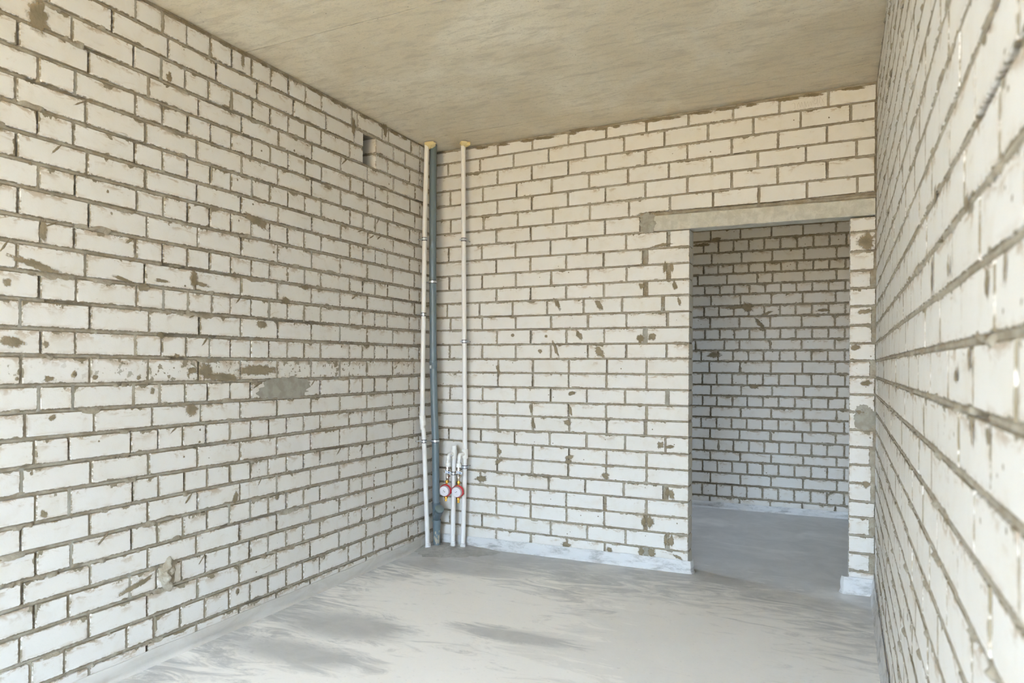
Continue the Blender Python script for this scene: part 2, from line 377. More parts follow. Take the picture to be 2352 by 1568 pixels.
    def head(s, u, w, z0, z1, depth=-0.004, light=False):
        vs_ = []; n = 6; hw = w / 2 + .004
        for i in range(n + 1):
            z = z0 + (z1 - z0) * i / n
            d = depth + 0.002 * nz(u * 50, z * 50)
            for k, (uu, q_) in enumerate(((-hw, -.0012), (-hw * .4, 0), (hw * .4, 0), (hw, -.0012))): vs_.append(s.P(u + uu, z, d + q_))
        fs = []
        for i in range(n):
            for r in range(3):
                f = (i * 4 + r, i * 4 + r + 1, (i + 1) * 4 + r + 1, (i + 1) * 4 + r)
                fs.append(tuple(reversed(f)) if s.flip else f)
        (s.daubl if light else s.mort).add(vs_, fs, True)
    def blob(s, u, z, rx, rz, ang=0, thick=.0035, light=False, seed=0):
        """a daub of mortar on the face: irregular outline, thin edge, raised middle"""
        mb = s.daubl if light else s.daub; n = max(16, int(40 * (rx + rz) / 0.06)); n = min(n, 64); ca, sa = math.cos(math.radians(ang)), math.sin(math.radians(ang))
        thick = max(thick, .0026); vs_ = [s.P(u, z, thick)]
        for ring, (f, d) in enumerate(((.55, thick), (1.0, thick * .75), (1.45, .0021))):
            for i in range(n):
                an = 2 * math.pi * i / n
                rr = 1 + 0.34 * nz(math.cos(an) * 1.6 + seed, math.sin(an) * 1.6, seed * 1.3) + 0.22 * nz(math.cos(an) * 5 + seed, math.sin(an) * 5, 7) + .10 * nz(math.cos(an) * 13 + seed, math.sin(an) * 13, 7)
                x = math.cos(an) * rx * rr * f * .84; y = math.sin(an) * rz * rr * f * .84
                dd = d + (thick * .35 * nz(x * 90, y * 90, seed) if ring < 2 else 0)
                vs_.append(s.P(u + x * ca - y * sa, z + x * sa + y * ca, dd))
        fs = []
        for i in range(n):
            i2 = (i + 1) % n; fs.append((0, 1 + i, 1 + i2))
            for r in (0, 1): fs.append((1 + r * n + i, 1 + (r + 1) * n + i, 1 + (r + 1) * n + i2, 1 + r * n + i2))
        if s.flip: fs = [tuple(reversed(f)) for f in fs]
        mb.add(vs_, fs, True); rg = [0.0] + [f for f in (.4, .75, 1.0) for _ in range(n)]; (s.dringl if light else s.dring).extend(rg)
    def finish(s, name, slab, parent=None):
        """slab: MB of the solid body behind; one mesh with several materials"""
        me = bpy.data.meshes.new(name); V = list(s.bv); Fc = [tuple(f) for f in s.bf]; mi = [0] * len(Fc); sm = [False] * len(Fc)
        for mb, m in ((s.mort, 1), (slab, 1), (s.daub, 2), (s.daubl, 3)):
            b = len(V); V += mb.v; Fc += [tuple(i + b for i in f) for f in mb.f]; mi += [m] * len(mb.f); sm += mb.sm
        me.from_pydata(V, [], Fc); me.update()
        for m in (M_BRICK, M_MORT, M_DAUB, M_DAUBL): me.materials.append(m)
        me.polygons.foreach_set('material_index', mi); me.polygons.foreach_set('use_smooth', sm)
        u0 = me.uv_layers.new(name='edge0'); u1 = me.uv_layers.new(name='edge1'); ca = me.color_attributes.new('rnd', 'FLOAT_COLOR', 'CORNER')
        nl = len(me.loops); nb = len(s.uv0); dn = []
        for k_, mb in ((1, s.mort), (1, slab), (2, s.daub), (3, s.daubl)):
            rg = s.dring if k_ == 2 else s.dringl
            for f in mb.f: dn += [(rg[i] if (k_ > 1 and i < len(rg)) else 0.0) for i in f]
        a = [0.5] * (2 * nl); b = [0.5] * (2 * nl); c = [0.5] * (4 * nl)
        for i in range(nb): a[2 * i], a[2 * i + 1] = s.uv0[i]; b[2 * i], b[2 * i + 1] = s.uv1[i]; c[4 * i:4 * i + 4] = s.cl[i]
        
        for i, v_ in enumerate(dn): a[2 * (nb + i)] = v_
        me.uv_layers['edge0'].data.foreach_set('uv', a); me.uv_layers['edge1'].data.foreach_set('uv', b); me.color_attributes['rnd'].data.foreach_set('color', c)
        o = bpy.data.objects.new(name, me); link(o, parent); struct(o); return o

def lin(us, zs):
    def f(u):
        if u <= us[1] or len(us) == 2: i = 0
        else: i = 1
        if len(us) > 2 and u > us[-2]: i = len(us) - 2
        # the ends level off instead of running on
        u_ = min(max(u, us[0] - .3), us[-1] + .3)
        t = (u_ - us[i]) / (us[i + 1] - us[i]); return zs[i] + (zs[i + 1] - zs[i]) * t
    return f
def shift(f, d): return lambda u: f(u) + d
# measured brick layout, metres
LU=[-2.978,-2.009,-0.358]
LZ=[[0.0688,0.1681,0.2728,0.3725,0.4628,0.5645,0.6635,0.7708,0.8698,0.9714,1.0692,1.1647,1.2753,1.3722,1.4752,1.5766,1.678,1.7718,1.8777,1.9714,2.0702,2.1693,2.2675,2.3664,2.4697,2.5722,2.6723],[0.0647,0.1695,0.2742,0.3749,0.4734,0.5719,0.6696,0.7676,0.8724,0.9724,1.0671,1.1623,1.2694,1.3711,1.4755,1.5728,1.6738,1.7685,1.8727,1.9762,2.0702,2.1682,2.2686,2.3661,2.4603,2.5618,2.6617],[0.0593,0.1681,0.2721,0.3666,0.4657,0.5649,0.664,0.7584,0.8744,0.964,1.0649,1.1686,1.275,1.3739,1.4775,1.581,1.6751,1.7691,1.8773,1.9713,2.0699,2.1751,2.2763,2.3768,2.4774,2.5779,2.6785]]
BU=[0.282,1.795,2.788]
BZ=[[0.1047,0.2013,0.2997,0.4019,0.5028,0.5985,0.7035,0.793,0.8955,0.9916,1.0925,1.1914,1.2856,1.3878,1.491,1.5825,1.6835,1.7784,1.8803,1.9823,2.0893,2.1876,2.2902,2.3888,2.4955,2.6019,2.6965],[0.0882,0.192,0.2968,0.3971,0.4947,0.595,0.6953,0.801,0.8986,0.9963,1.0939,1.1915,1.2919,1.3868,1.488,1.5862,1.688,1.7859,1.8877,1.9895,2.0966,2.2037,2.3179,2.4246,2.5271,2.6282,2.737],[0.0861,0.1897,0.29,0.3925,0.4834,0.5868,0.6906,0.7901,0.8892,0.9888,1.0884,1.1875,1.2806,1.3793,1.4813,1.5903,1.6924,1.7916,1.9006,2.0106,2.1199,2.2291,2.3282,2.4387,2.5378,2.6426,2.7446]]
FZJ=[2.379,2.2708,2.1647,2.0751,1.9773,1.8897,1.7867,1.6889,1.5808,1.4829,1.3851,1.2873,1.1808,1.0744,0.9773,0.8789,0.7806,0.6768,0.5825,0.4747,0.3871,0.2793,0.1783,0.0638]
FJ=[[1.6,1.858,2.122,2.38,2.64],[1.536,1.668,1.799,1.93,2.061,2.195,2.332,2.463,2.59,2.721],[1.609,1.87,2.129,2.388,2.646],[1.538,1.668,1.799,1.933,2.068,2.202,2.332,2.463,2.588,2.715],[1.486,1.745,2.005,2.132,2.388,2.646],[1.549,1.683,1.808,1.94,2.073,2.202,2.328,2.456,2.585,2.715],[1.605,1.863,2.124,2.38,2.64],[1.544,1.676,1.805,1.933,2.066,2.195,2.323,2.454,2.585,2.715],[1.598,1.853,2.115,2.372,2.635],[1.553,1.684,1.811,1.94,2.073,2.199,2.325,2.456,2.585,2.712],[1.468,1.725,1.855,2.115,2.372,2.635],[1.52,1.67,1.8,1.933,2.061,2.195,2.323,2.452,2.581,2.712],[1.593,1.861,2.122,2.38,2.64],[1.531,1.66,1.793,1.923,2.057,2.19,2.321,2.453,2.583,2.715],[1.609,1.872,2.133,2.391,2.654],[1.534,1.66,1.797,1.924,2.057,2.187,2.321,2.454,2.585,2.719],[1.606,1.869,2.127,2.391,2.651],[1.522,1.659,1.79,1.921,2.053,2.187,2.315,2.45,2.579,2.711],[1.602,1.86,2.121,2.383,2.645],[1.548,1.677,1.807,1.941,2.07,2.194,2.327,2.456,2.579,2.713],[1.605,1.866,2.127,2.389,2.654],[1.537,1.667,1.797,1.928,2.057,2.19,2.321,2.453,2.58,2.713],[1.606,1.869,2.127,2.389,2.656],[1.534,1.663,1.797,1.924,2.057,2.188,2.318,2.45,2.58,2.713],[1.602,1.863,2.121,2.383,2.646]]
LJ={-1:[-2.909,-2.649,-2.39,-2.132,-1.873,-1.62,-1.357,-1.103,-0.837,-0.554,-0.291],0:[-2.872,-2.747,-2.484,-2.355,-2.222,-2.083,-1.939,-1.806,-1.68,-1.547,-1.414,-1.277,-1.013,-0.884,-0.756,-0.618,-0.356,-0.229],1:[-2.912,-2.652,-2.39,-2.128,-1.873,-1.62,-1.357,-1.103,-0.837,-0.554,-0.291],2:[-2.861,-2.732,-2.474,-2.345,-2.216,-2.081,-1.939,-1.806,-1.68,-1.547,-1.414,-1.277,-1.013,-0.884,-0.756,-0.618,-0.356,-0.229],3:[-2.902,-2.645,-2.387,-2.133,-1.873,-1.62,-1.357,-1.103,-0.837,-0.554,-0.291],4:[-2.854,-2.724,-2.466,-2.34,-2.207,-2.074,-1.939,-1.806,-1.68,-1.547,-1.414,-1.277,-1.013,-0.884,-0.756,-0.618,-0.356,-0.229],5:[-2.908,-2.65,-2.39,-2.128,-1.873,-1.62,-1.357,-1.103,-0.837,-0.554,-0.291],6:[-2.858,-2.731,-2.462,-2.336,-2.204,-2.074,-1.939,-1.806,-1.68,-1.547,-1.414,-1.277,-1.013,-0.884,-0.756,-0.618,-0.356,-0.229],7:[-2.907,-2.644,-2.387,-2.131,-1.873,-1.62,-1.357,-1.103,-0.837,-0.554,-0.291],8:[-2.864,-2.734,-2.471,-2.34,-2.212,-2.083,-1.939,-1.806,-1.68,-1.547,-1.414,-1.277,-1.013,-0.884,-0.756,-0.618,-0.356,-0.229],9:[-2.897,-2.633,-2.369,-2.113,-1.873,-1.62,-1.357,-1.103,-0.837,-0.554,-0.291],10:[-2.847,-2.72,-2.459,-2.332,-2.2,-2.073,-1.939,-1.806,-1.68,-1.547,-1.414,-1.277,-1.013,-0.884,-0.756,-0.618,-0.356,-0.229],11:[-2.912,-2.651,-2.39,-2.127,-1.873,-1.62,-1.357,-1.103,-0.837,-0.554,-0.291],12:[-2.841,-2.711,-2.452,-2.325,-2.197,-2.065,-1.939,-1.806,-1.68,-1.547,-1.414,-1.277,-1.013,-0.884,-0.756,-0.618,-0.356,-0.229],13:[-2.915,-2.651,-2.387,-2.124,-1.873,-1.62,-1.357,-1.103,-0.837,-0.554,-0.291],14:[-2.846,-2.709,-2.446,-2.317,-2.186,-2.052,-1.939,-1.806,-1.68,-1.547,-1.414,-1.277,-1.013,-0.884,-0.756,-0.618,-0.356,-0.229],15:[-2.929,-2.67,-2.409,-2.151,-1.873,-1.62,-1.357,-1.103,-0.837,-0.554,-0.291],16:[-2.846,-2.715,-2.452,-2.322,-2.193,-2.066,-1.939,-1.806,-1.68,-1.547,-1.414,-1.277,-1.013,-0.884,-0.756,-0.618,-0.356,-0.229],17:[-2.924,-2.659,-2.399,-2.135,-1.873,-1.62,-1.357,-1.103,-0.837,-0.554,-0.291],18:[-2.854,-2.715,-2.449,-2.317,-2.193,-2.068,-1.939,-1.806,-1.68,-1.547,-1.414,-1.277,-1.013,-0.884,-0.756,-0.618,-0.356,-0.229],19:[-2.929,-2.667,-2.409,-2.142,-1.873,-1.62,-1.357,-1.103,-0.837,-0.554,-0.291],20:[-2.858,-2.721,-2.458,-2.324,-2.193,-2.062,-1.939,-1.806,-1.68,-1.547,-1.414,-1.277,-1.013,-0.884,-0.756,-0.618,-0.356,-0.229],21:[-2.934,-2.673,-2.409,-2.143,-1.873,-1.62,-1.357,-1.103,-0.837,-0.554,-0.291],22:[-2.854,-2.717,-2.456,-2.325,-2.193,-2.065,-1.939,-1.806,-1.68,-1.547,-1.414,-1.277,-1.013,-0.884,-0.756,-0.618,-0.356,-0.229],23:[-2.928,-2.663,-2.396,-2.134,-1.873,-1.62,-1.357,-1.103,-0.837,-0.554,-0.291],24:[-2.858,-2.728,-2.465,-2.334,-2.208,-2.076,-1.939,-1.806,-1.68,-1.547,-1.414,-1.281,-1.019,-0.887,-0.748,-0.621,-0.356,-0.229],25:[-2.819,-2.562,-2.299,-2.035,-1.772,-1.505,-1.241,-0.977,-0.887,-0.748,-0.558,-0.417,-0.229],26:[-2.729,-2.459,-2.327,-2.2,-2.068,-1.939,-1.809,-1.677,-1.545,-1.412,-1.277,-0.998,-0.942,-0.683,-0.613,-0.344,-0.229]}
BJ={26:[[0.232,0.01],[0.492,0.01],[0.753,0.01],[1.014,0.01],[1.276,0.01],[1.54,0.01],[1.805,0.01],[2.072,0.01],[2.337,0.01],[2.602,0.01]],25:[[0.096,0.01],[0.354,0.01],[0.612,0.01],[0.872,0.01],[1.131,0.01],[1.395,0.01],[1.657,0.01],[1.924,0.01],[2.189,0.01],[2.454,0.01],[2.719,0.01]],24:[[0.231,0.01],[0.491,0.01],[0.75,0.01],[1.013,0.01],[1.273,0.01],[1.536,0.01],[1.799,0.01],[2.065,0.01],[2.33,0.01],[2.595,0.01]],23:[[0.117,0.01],[0.378,0.01],[0.638,0.01],[0.896,0.01],[1.159,0.01],[1.421,0.01],[1.684,0.01],[1.95,0.01],[2.216,0.01],[2.483,0.01],[2.749,0.01]],22:[[0.231,0.01],[0.491,0.01],[0.75,0.01],[1.012,0.01],[1.272,0.01],[1.536,0.01],[1.8,0.01],[2.066,0.01],[2.329,0.01],[2.597,0.01]],21:[[0.122,0.01],[0.385,0.01],[0.647,0.01],[0.906,0.01],[1.167,0.01],[1.429,0.01],[1.692,0.01],[1.957,0.01],[2.223,0.01],[2.489,0.01],[2.754,0.01]],20:[[0.224,0.01],[0.484,0.01],[0.744,0.01],[1.005,0.01],[1.269,0.01]],19:[[0.105,0.01],[0.371,0.01],[0.63,0.01],[0.889,0.01],[1.15,0.01],[1.411,0.01],[1.683,0.021]],18:[[0.224,0.01],[0.484,0.01],[0.742,0.01],[1.003,0.01],[1.261,0.01],[1.535,0.038]],17:[[0.11,0.01],[0.375,0.01],[0.634,0.01],[0.895,0.01],[1.155,0.01],[1.415,0.01],[1.686,0.027]],16:[[0.227,0.01],[0.487,0.01],[0.745,0.01],[1.003,0.01],[1.264,0.01],[1.54,0.031]],15:[[0.093,0.01],[0.354,0.01],[0.611,0.01],[0.867,0.01],[1.126,0.01],[1.387,0.01],[1.652,0.021]],14:[[0.123,0.01],[0.377,0.01],[0.635,0.01],[0.895,0.01],[1.156,0.01],[1.415,0.01],[1.68,0.014]],13:[[0.231,0.01],[0.491,0.01],[0.748,0.01],[1.006,0.01],[1.267,0.01],[1.539,0.028]],12:[[0.117,0.01],[0.378,0.01],[0.636,0.01],[0.895,0.01],[1.156,0.01],[1.416,0.01],[1.675,0.01]],11:[[0.243,0.01],[0.503,0.01],[0.765,0.01],[1.024,0.01],[1.287,0.01],[1.548,0.01]],10:[[0.241,0.01],[0.501,0.01],[0.764,0.01],[1.023,0.01],[1.284,0.01],[1.549,0.01]],9:[[0.122,0.01],[0.381,0.01],[0.637,0.01],[0.895,0.01],[1.151,0.01],[1.409,0.01],[1.681,0.024]],8:[[0.24,0.01],[0.5,0.011],[0.758,0.01],[1.025,0.01],[1.283,0.01],[1.551,0.015]],7:[[0.243,0.01],[0.503,0.014],[0.767,0.012],[1.031,0.01],[1.289,0.01],[1.544,0.021]],6:[[0.113,0.01],[0.371,0.01],[0.631,0.01],[0.89,0.01],[1.151,0.01],[1.411,0.01],[1.672,0.011]],5:[[0.244,0.01],[0.504,0.011],[0.768,0.01],[1.028,0.01],[1.288,0.01],[1.551,0.01]],4:[[0.24,0.01],[0.5,0.01],[0.762,0.01],[1.024,0.01],[1.285,0.01],[1.553,0.01]],3:[[0.111,0.01],[0.368,0.01],[0.627,0.01],[0.885,0.01],[1.142,0.01],[1.402,0.01],[1.673,0.034]],2:[[0.232,0.01],[0.492,0.01],[0.752,0.01],[1.01,0.01],[1.278,0.021],[1.551,0.014]],1:[[0.235,0.01],[0.495,0.01],[0.754,0.01],[1.012,0.01],[1.273,0.01],[1.546,0.026]],0:[[0.124,0.01],[0.384,0.01],[0.642,0.01],[0.901,0.01],[1.157,0.01],[1.417,0.01],[1.686,0.027]],-1:[[0.234,0.01],[0.494,0.01],[0.754,0.01],[1.017,0.01],[1.28,0.01],[1.55,0.028]]}
LD=[(-2.857,2.507,0.044,0.060,0),(-2.294,2.490,0.016,0.023,0),(-2.837,1.730,0.014,0.048,0),(-1.770,1.961,0.095,0.024,-12),(-2.947,1.320,0.044,0.020,-8),(-2.865,1.602,0.109,0.014,-12),(-2.962,1.526,0.015,0.018,0),(-2.329,1.602,0.039,0.009,0),(-2.157,1.630,0.024,0.043,0),(-1.736,1.445,0.042,0.020,0),(-1.564,1.580,0.039,0.021,0),(-2.799,1.044,0.018,0.011,35),(-2.165,1.039,0.039,0.026,0),(-1.904,0.599,0.018,0.036,-15),(-2.829,0.692,0.018,0.014,-30),(-1.619,0.556,0.016,0.020,0),(-1.888,0.139,0.014,0.019,0),(-2.449,0.322,0.102,0.013,12),(-2.093,1.214,0.040,0.040,0),(-1.976,1.184,0.128,0.021,-3),(-1.765,1.214,0.137,0.028,0),(-1.561,1.114,0.152,0.051,0),(-2.370,1.129,0.011,0.015,0),(-1.871,2.725,0.014,0.042,0),(-0.984,2.675,0.021,0.057,0),(-0.655,2.746,0.024,0.045,0),(-2.824,1.316,0.013,0.013,0),(-2.120,1.610,0.054,0.010,-10),(-2.516,1.590,0.051,0.009,-10),(-2.415,1.565,0.029,0.018,0),(-2.716,1.203,0.012,0.015,0),(-2.632,1.192,0.015,0.012,0),(-2.437,1.187,0.012,0.011,0),(-2.166,1.216,0.034,0.018,0),(-2.815,1.188,0.023,0.011,0),(-2.328,1.367,0.020,0.015,0),(-2.249,1.280,0.016,0.010,0),(-1.411,1.665,0.035,0.014,0)]
BD=[(0.940,1.659,0.016,0.044,30),(1.232,1.642,0.018,0.046,32),(1.098,1.444,0.018,0.035,35),(0.929,1.358,0.013,0.056,22),(1.236,1.334,0.021,0.048,38),(1.048,1.059,0.031,0.012,10),(1.599,2.161,0.067,0.047,0),(1.512,1.753,0.020,0.022,0),(1.725,1.750,0.014,0.033,15),(1.662,1.863,0.014,0.038,-10),(1.705,1.863,0.011,0.033,10),(1.505,1.422,0.025,0.028,-20),(1.581,1.430,0.025,0.025,20),(1.642,0.745,0.022,0.022,-20),(1.703,0.737,0.027,0.014,0),(0.515,0.645,0.017,0.024,15),(0.505,0.572,0.030,0.018,30),(0.377,0.445,0.048,0.024,0),(1.032,0.635,0.034,0.015,10),(1.023,0.603,0.025,0.017,0),(1.282,0.525,0.029,0.023,0),(0.750,0.949,0.010,0.030,10),(1.036,0.946,0.012,0.035,10),(0.770,0.840,0.013,0.042,15),(1.015,0.864,0.031,0.020,-20),(1.533,0.248,0.017,0.036,0),(1.578,0.255,0.022,0.039,0),(1.685,0.451,0.014,0.030,0),(1.712,0.440,0.019,0.038,10),(1.673,0.149,0.011,0.033,0),(1.711,0.147,0.019,0.033,0),(1.010,0.050,0.040,0.020,0),(1.311,0.048,0.020,0.023,0),(1.520,0.058,0.020,0.033,0),(1.588,0.060,0.028,0.033,0),(1.752,0.051,0.035,0.011,-25),(1.072,2.812,0.076,0.017,-8),(0.614,1.450,0.013,0.012,0),(0.862,1.441,0.013,0.012,0),(0.818,1.341,0.016,0.015,0),(1.642,2.007,0.072,0.011,5),(2.798,0.961,0.049,0.059,0),(2.802,1.952,0.044,0.054,0),(2.775,0.989,0.022,0.015,0),(2.749,1.355,0.027,0.017,0),(2.806,1.153,0.031,0.015,0),(2.793,1.559,0.040,0.015,10),(2.808,0.582,0.022,0.020,0),(1.753,1.648,0.011,0.027,20),(0.505,1.209,0.013,0.042,10)]
FD=[(1.633,1.344,0.062,0.024,0),(1.919,1.767,0.045,0.047,30),(1.822,1.770,0.105,0.016,0),(2.027,1.618,0.018,0.069,40),(1.520,2.349,0.086,0.016,3),(1.985,1.065,0.052,0.019,0),(2.081,1.709,0.058,0.012,20),(1.647,2.392,0.046,0.020,0),(2.540,1.728,0.055,0.015,0)]
CE = ceil_z
def top_course(f, x_of): return lambda u: min(f(u) + 0.097, CE(x_of(u)) - 0.012)

# ---- left wall (x = 0, u = y)
wl = Wall((0, 0, 0), (0, 1, 0), (1, 0, 0)); U0 = YW; VU0, VU1 = -0.887, -0.752
def lz(k):
    if k < 0: f = lin(LU, [r[0] + .1 * k for r in LZ])
    elif k > 26: f = lin(LU, [r[26] + .1 for r in LZ])
    else: f = lin(LU, [r[k] for r in LZ])
    return f
heavy = {11: 0.9, 12: 0.45, 10: 0.35, 13: .4, 14: .4, 9: .25, 15: .3, 16: .35, 17: .3}
for k in range(-2, 27):
    js = list(LJ.get(str(k), LJ.get(k, LJ[-1] if k == -2 else None)) if isinstance(LJ, dict) else [])
    # carry the bond on towards the window wall
    u = js[0]; i = 0
    while u > U0:
        u -= (0.262 if k % 2 else (0.262 if i == 0 or i % 7 == 3 else 0.131)) ; i += 1; js.insert(0, round(u, 3))
    js = [j for j in js if j > U0 + .03]
    ends = [U0] + js + [0.0]
    zb = shift(lz(k), .0068); zt = shift(lz(k + 1), -.0068)
    if k == 26: zt = top_course(lz(26), lambda u: 0.0)
    if k == 25 or k == 24:
        pass
    for a, b in zip(ends[:-1], ends[1:]):
        if k in (24, 25) and a >= VU0 - .01 and b <= VU1 + .01: continue
        ga = .0048 + R.uniform(-.0015, .002); gb = .0048 + R.uniform(-.0015, .002)
        if k in (24, 25):
            if abs(b - VU0) < .02: gb = 0; b = VU0
            if abs(a - VU1) < .02: ga = 0; a = VU1
        deep = 0.12 if (k in (23, 24, 25, 26) and -1.2 < a < -.4) else 0.02
        # a few joints on this wall are closed tight
        wl.brick(a + ga, b - gb, zb, zt, deep, heavy.get(k, 0.24 + 0.1 * (k < 3)) + R.uniform(-.12, .15), dd=R.uniform(-.0015, .0015))
    for j in js:
        if k in (24, 25) and (abs(j - VU0) < .02 or abs(j - VU1) < .02): continue
        q_ = R.random(); dp = -0.013 if q_ < .28 else (-.005 if q_ < .8 else -.001)
        wl.head(j, .010, lz(k)(j), min(lz(k + 1)(j), CE(0) - .01), dp, light=(q_ > .9))
for k in range(-1, 27):
    segs = [(U0, 0.0)]
    if k in (25,): segs = [(U0, VU0 - .005), (VU1 + .005, 0.0)]
    for a, b in segs: wl.bed(lz(k), a, b, 11 + k, 1.0)
for i in range(16):
    u = -.35 - i * .16 - R.uniform(0, .1); wl.blob(u, CE(0) - .022, R.uniform(.02, .09), .010, 0, .003, seed=900 + i)
for i, (u, z, rx, rz, a) in enumerate(LD):
    wl.blob(u, z, rx, rz, a, .003 if i < 40 else .002, light=(i == 21), seed=i + 1)
for i in range(50):
    u = R.uniform(-3.4, -.1); z = R.uniform(.1, 2.6); q_ = R.uniform(.003, .008); wl.blob(u, z, q_, q_ * R.uniform(.7, 1.3), 0, .0015, seed=i + 60)
for i in range(26):                                   # diagonal trowel flicks
    u = R.uniform(-3.0, -.2); k = R.randrange(3, 25); wl.blob(u, lz(k)(u) - R.uniform(.012, .03), R.uniform(.015, .035), R.uniform(.003, .006), R.uniform(20, 60), .0015, seed=i + 160)
sl = MB(); x0, x1 = -.25, -.0165; zt_, zb_ = 2.80, -.15; vz0, vz1 = lz(24)(VU0) - .004, lz(26)(VU0) + .004
sl.box((x0, YW, zb_), (x1, VU0, zt_)); sl.box((x0, VU1 + .012, zb_), (x1, 0.0, zt_)); sl.box((x0, VU0, zb_), (x1, VU1, vz0)); sl.box((x0, VU0, vz1), (x1, VU1, zt_)); sl.box((x0, VU0, vz0), (-.21, VU1, vz1))
wall_left = wl.finish('wall_left', sl)
# the brick faces lining the missing pair of headers
vr = Wall((0, VU1 - .0006, 0), (-1, 0, 0), (0, -1, 0))
for k in (24, 25):
    vr.brick(.003, .2, shift(lambda u: lz(k)(VU1), .005), shift(lambda u: lz(k + 1)(VU1), -.005), .008, .1, 0)
vr.bed(lambda u: lz(25)(VU1), .0, .2, 71, .2, -.002)
vr.finish('recess_face', MB(), wall_left)
# rough lump of mortar stuck on
lump = MB(); n = 28; rings = 10; vs_ = []
for r in range(rings + 1):
    f = r / rings
    for i in range(n):
        an = 2 * math.pi * i / n; rr = 1 + .22 * nz(math.cos(an) * 1.5, math.sin(an) * 1.5, 3) + .13 * nz(math.cos(an) * 4, math.sin(an) * 4, 8)
        yy = math.cos(an) * .044 * rr * f; zz = math.sin(an) * .068 * rr * f + .012 * math.sin(an * 2) * f
        h = .024 * (1 - f ** 2.2) * (1 + .9 * nz(yy * 40, zz * 40, 2)) + .005 * nz(yy * 120, zz * 120, 4) * (1 - f)
        vs_.append((h, -2.293 + yy, .330 + zz))
fs = [(r * n + i, r * n + (i + 1) % n, (r + 1) * n + (i + 1) % n, (r + 1) * n + i) for r in range(rings) for i in range(n)]
lump.add(vs_, fs, True); o = lump.build('mortar_lump', M_MORT, wall_left); o['label'] = 'rough grey lump of mortar low on the brick'; struct(o)

# ---- back wall with the doorway (y = 0, u = x)
wb_ = Wall((0, 0, 0), (1, 0, 0), (0, -1, 0)); DX0, DX1, DZ = 1.815, 2.718, 2.098; WR = 2.853; TH = 0.125
def bz(k):
    if k < 0: return lin(BU, [r[0] + .1 * k for r in BZ])
    if k > 26: return lin(BU, [r[26] + .1 for r in BZ])
    return lin(BU, [r[k] for r in BZ])
for k in range(-2, 27):
    js = BJ.get(k, BJ[-1]) if k != -2 else BJ[0]
    zb = shift(bz(k), .0046); zt = shift(bz(k + 1), -.0046)
    if k == 26: zt = top_course(bz(26), lambda u: u)
    if k == 21: zb = (lambda f: (lambda u: max(f(u), 2.222) if u > 1.5 else f(u)))(shift(bz(21), .005))
    xend = WR if k >= 21 else (1.59 if k == 20 else DX0)
    ends = [(0.0, .0)] + [tuple(j) for j in js if j[0] < xend - .03] + [(xend, 0.0)]
    if k == 20: ends = [(0.0, 0.0)] + [tuple(j) for j in js] + [(1.50, 0.0)]
    for (a, wa), (b, wb2) in zip(ends[:-1], ends[1:]):
        end = b == DX0
        ga = wa / 2 + R.uniform(-.001, .0015); gb = wb2 / 2 + R.uniform(-.001, .0015)
        if end: gb = 0
        if b == WR: gb = R.uniform(.004, .012)
        wb_.brick(a + max(ga, 0), b - max(gb, 0), zb, zt, TH if end else .02, (.03 if k > 13 else .08) + R.uniform(-.08, .14), dd=R.uniform(-.001, .001))
    for a, w in ends[1:-1]:
        q_ = R.random(); lt = w > .02; dp = -.0008 if lt else (-0.013 if q_ < .3 else -.004)
        wb_.head(a, w, bz(k)(a), min(bz(k + 1)(a), CE(a) - .01), dp, light=lt)
for k in range(-1, 27):
    wb_.bed(bz(k), 0, WR if k >= 22 else DX0 - .001 if k < 20 else (1.5 if k == 20 else 1.62), 211 + k, .5, -.0028)
wb_.bed(lambda u: 2.209, 1.5, WR, 240, .5, -.002)
for i in range(15):
    u = .3 + i * .17 + R.uniform(0, .1); wb_.blob(u, CE(u) - .020, R.uniform(.03, .11), .010, -1.5, .003, seed=930 + i)
# pier between the doorway and the right wall
pw = {}
for k in range(-2, 20):
    g = R.choice((.004, .006, .012, .022, .03)); z0, z1 = shift(bz(k), .005), shift(bz(k + 1), -.005)
    if k == 19: z1 = lambda u: 2.091
    wb_.brick(DX1, WR - g, z0, z1, TH, .25 + R.uniform(-.1, .2), dd=R.uniform(-.001, .001))
    wb_.head(WR - g / 2, g, bz(k)(2.8), bz(k + 1)(2.8), -.004 if g > .01 else -.012)
for k in range(-1, 20): wb_.bed(bz(k), DX1 + .001, WR, 311 + k, .8)
for i, (u, z, rx, rz, a) in enumerate(BD):
    wb_.blob(u, z, rx, rz, a, .0022, light=(i == 41), seed=i + 301)
wb_.blob(1.555, 2.155, .045, .055, 10, .006, True, 399)
for i in range(46):
    u = R.choice((R.uniform(.4, 1.8), R.uniform(.4, 2.8))); z = R.uniform(.1, 1.95) if u < 1.8 else R.uniform(2.25, 2.7); q_ = R.uniform(.002, .005)
    wb_.blob(u, z, q_, q_, 0, .001, seed=i + 460)
sl = MB()
g = .004
sl.box((-.25, .0165, -.15), (DX0 - g, TH - .01, 2.83)); sl.box((DX1 + g, .0165, -.15), (WR + .02, TH - .01, 2.09)); sl.box((DX0 - g, .0165, 2.20), (WR + .02, TH - .01, 2.86))
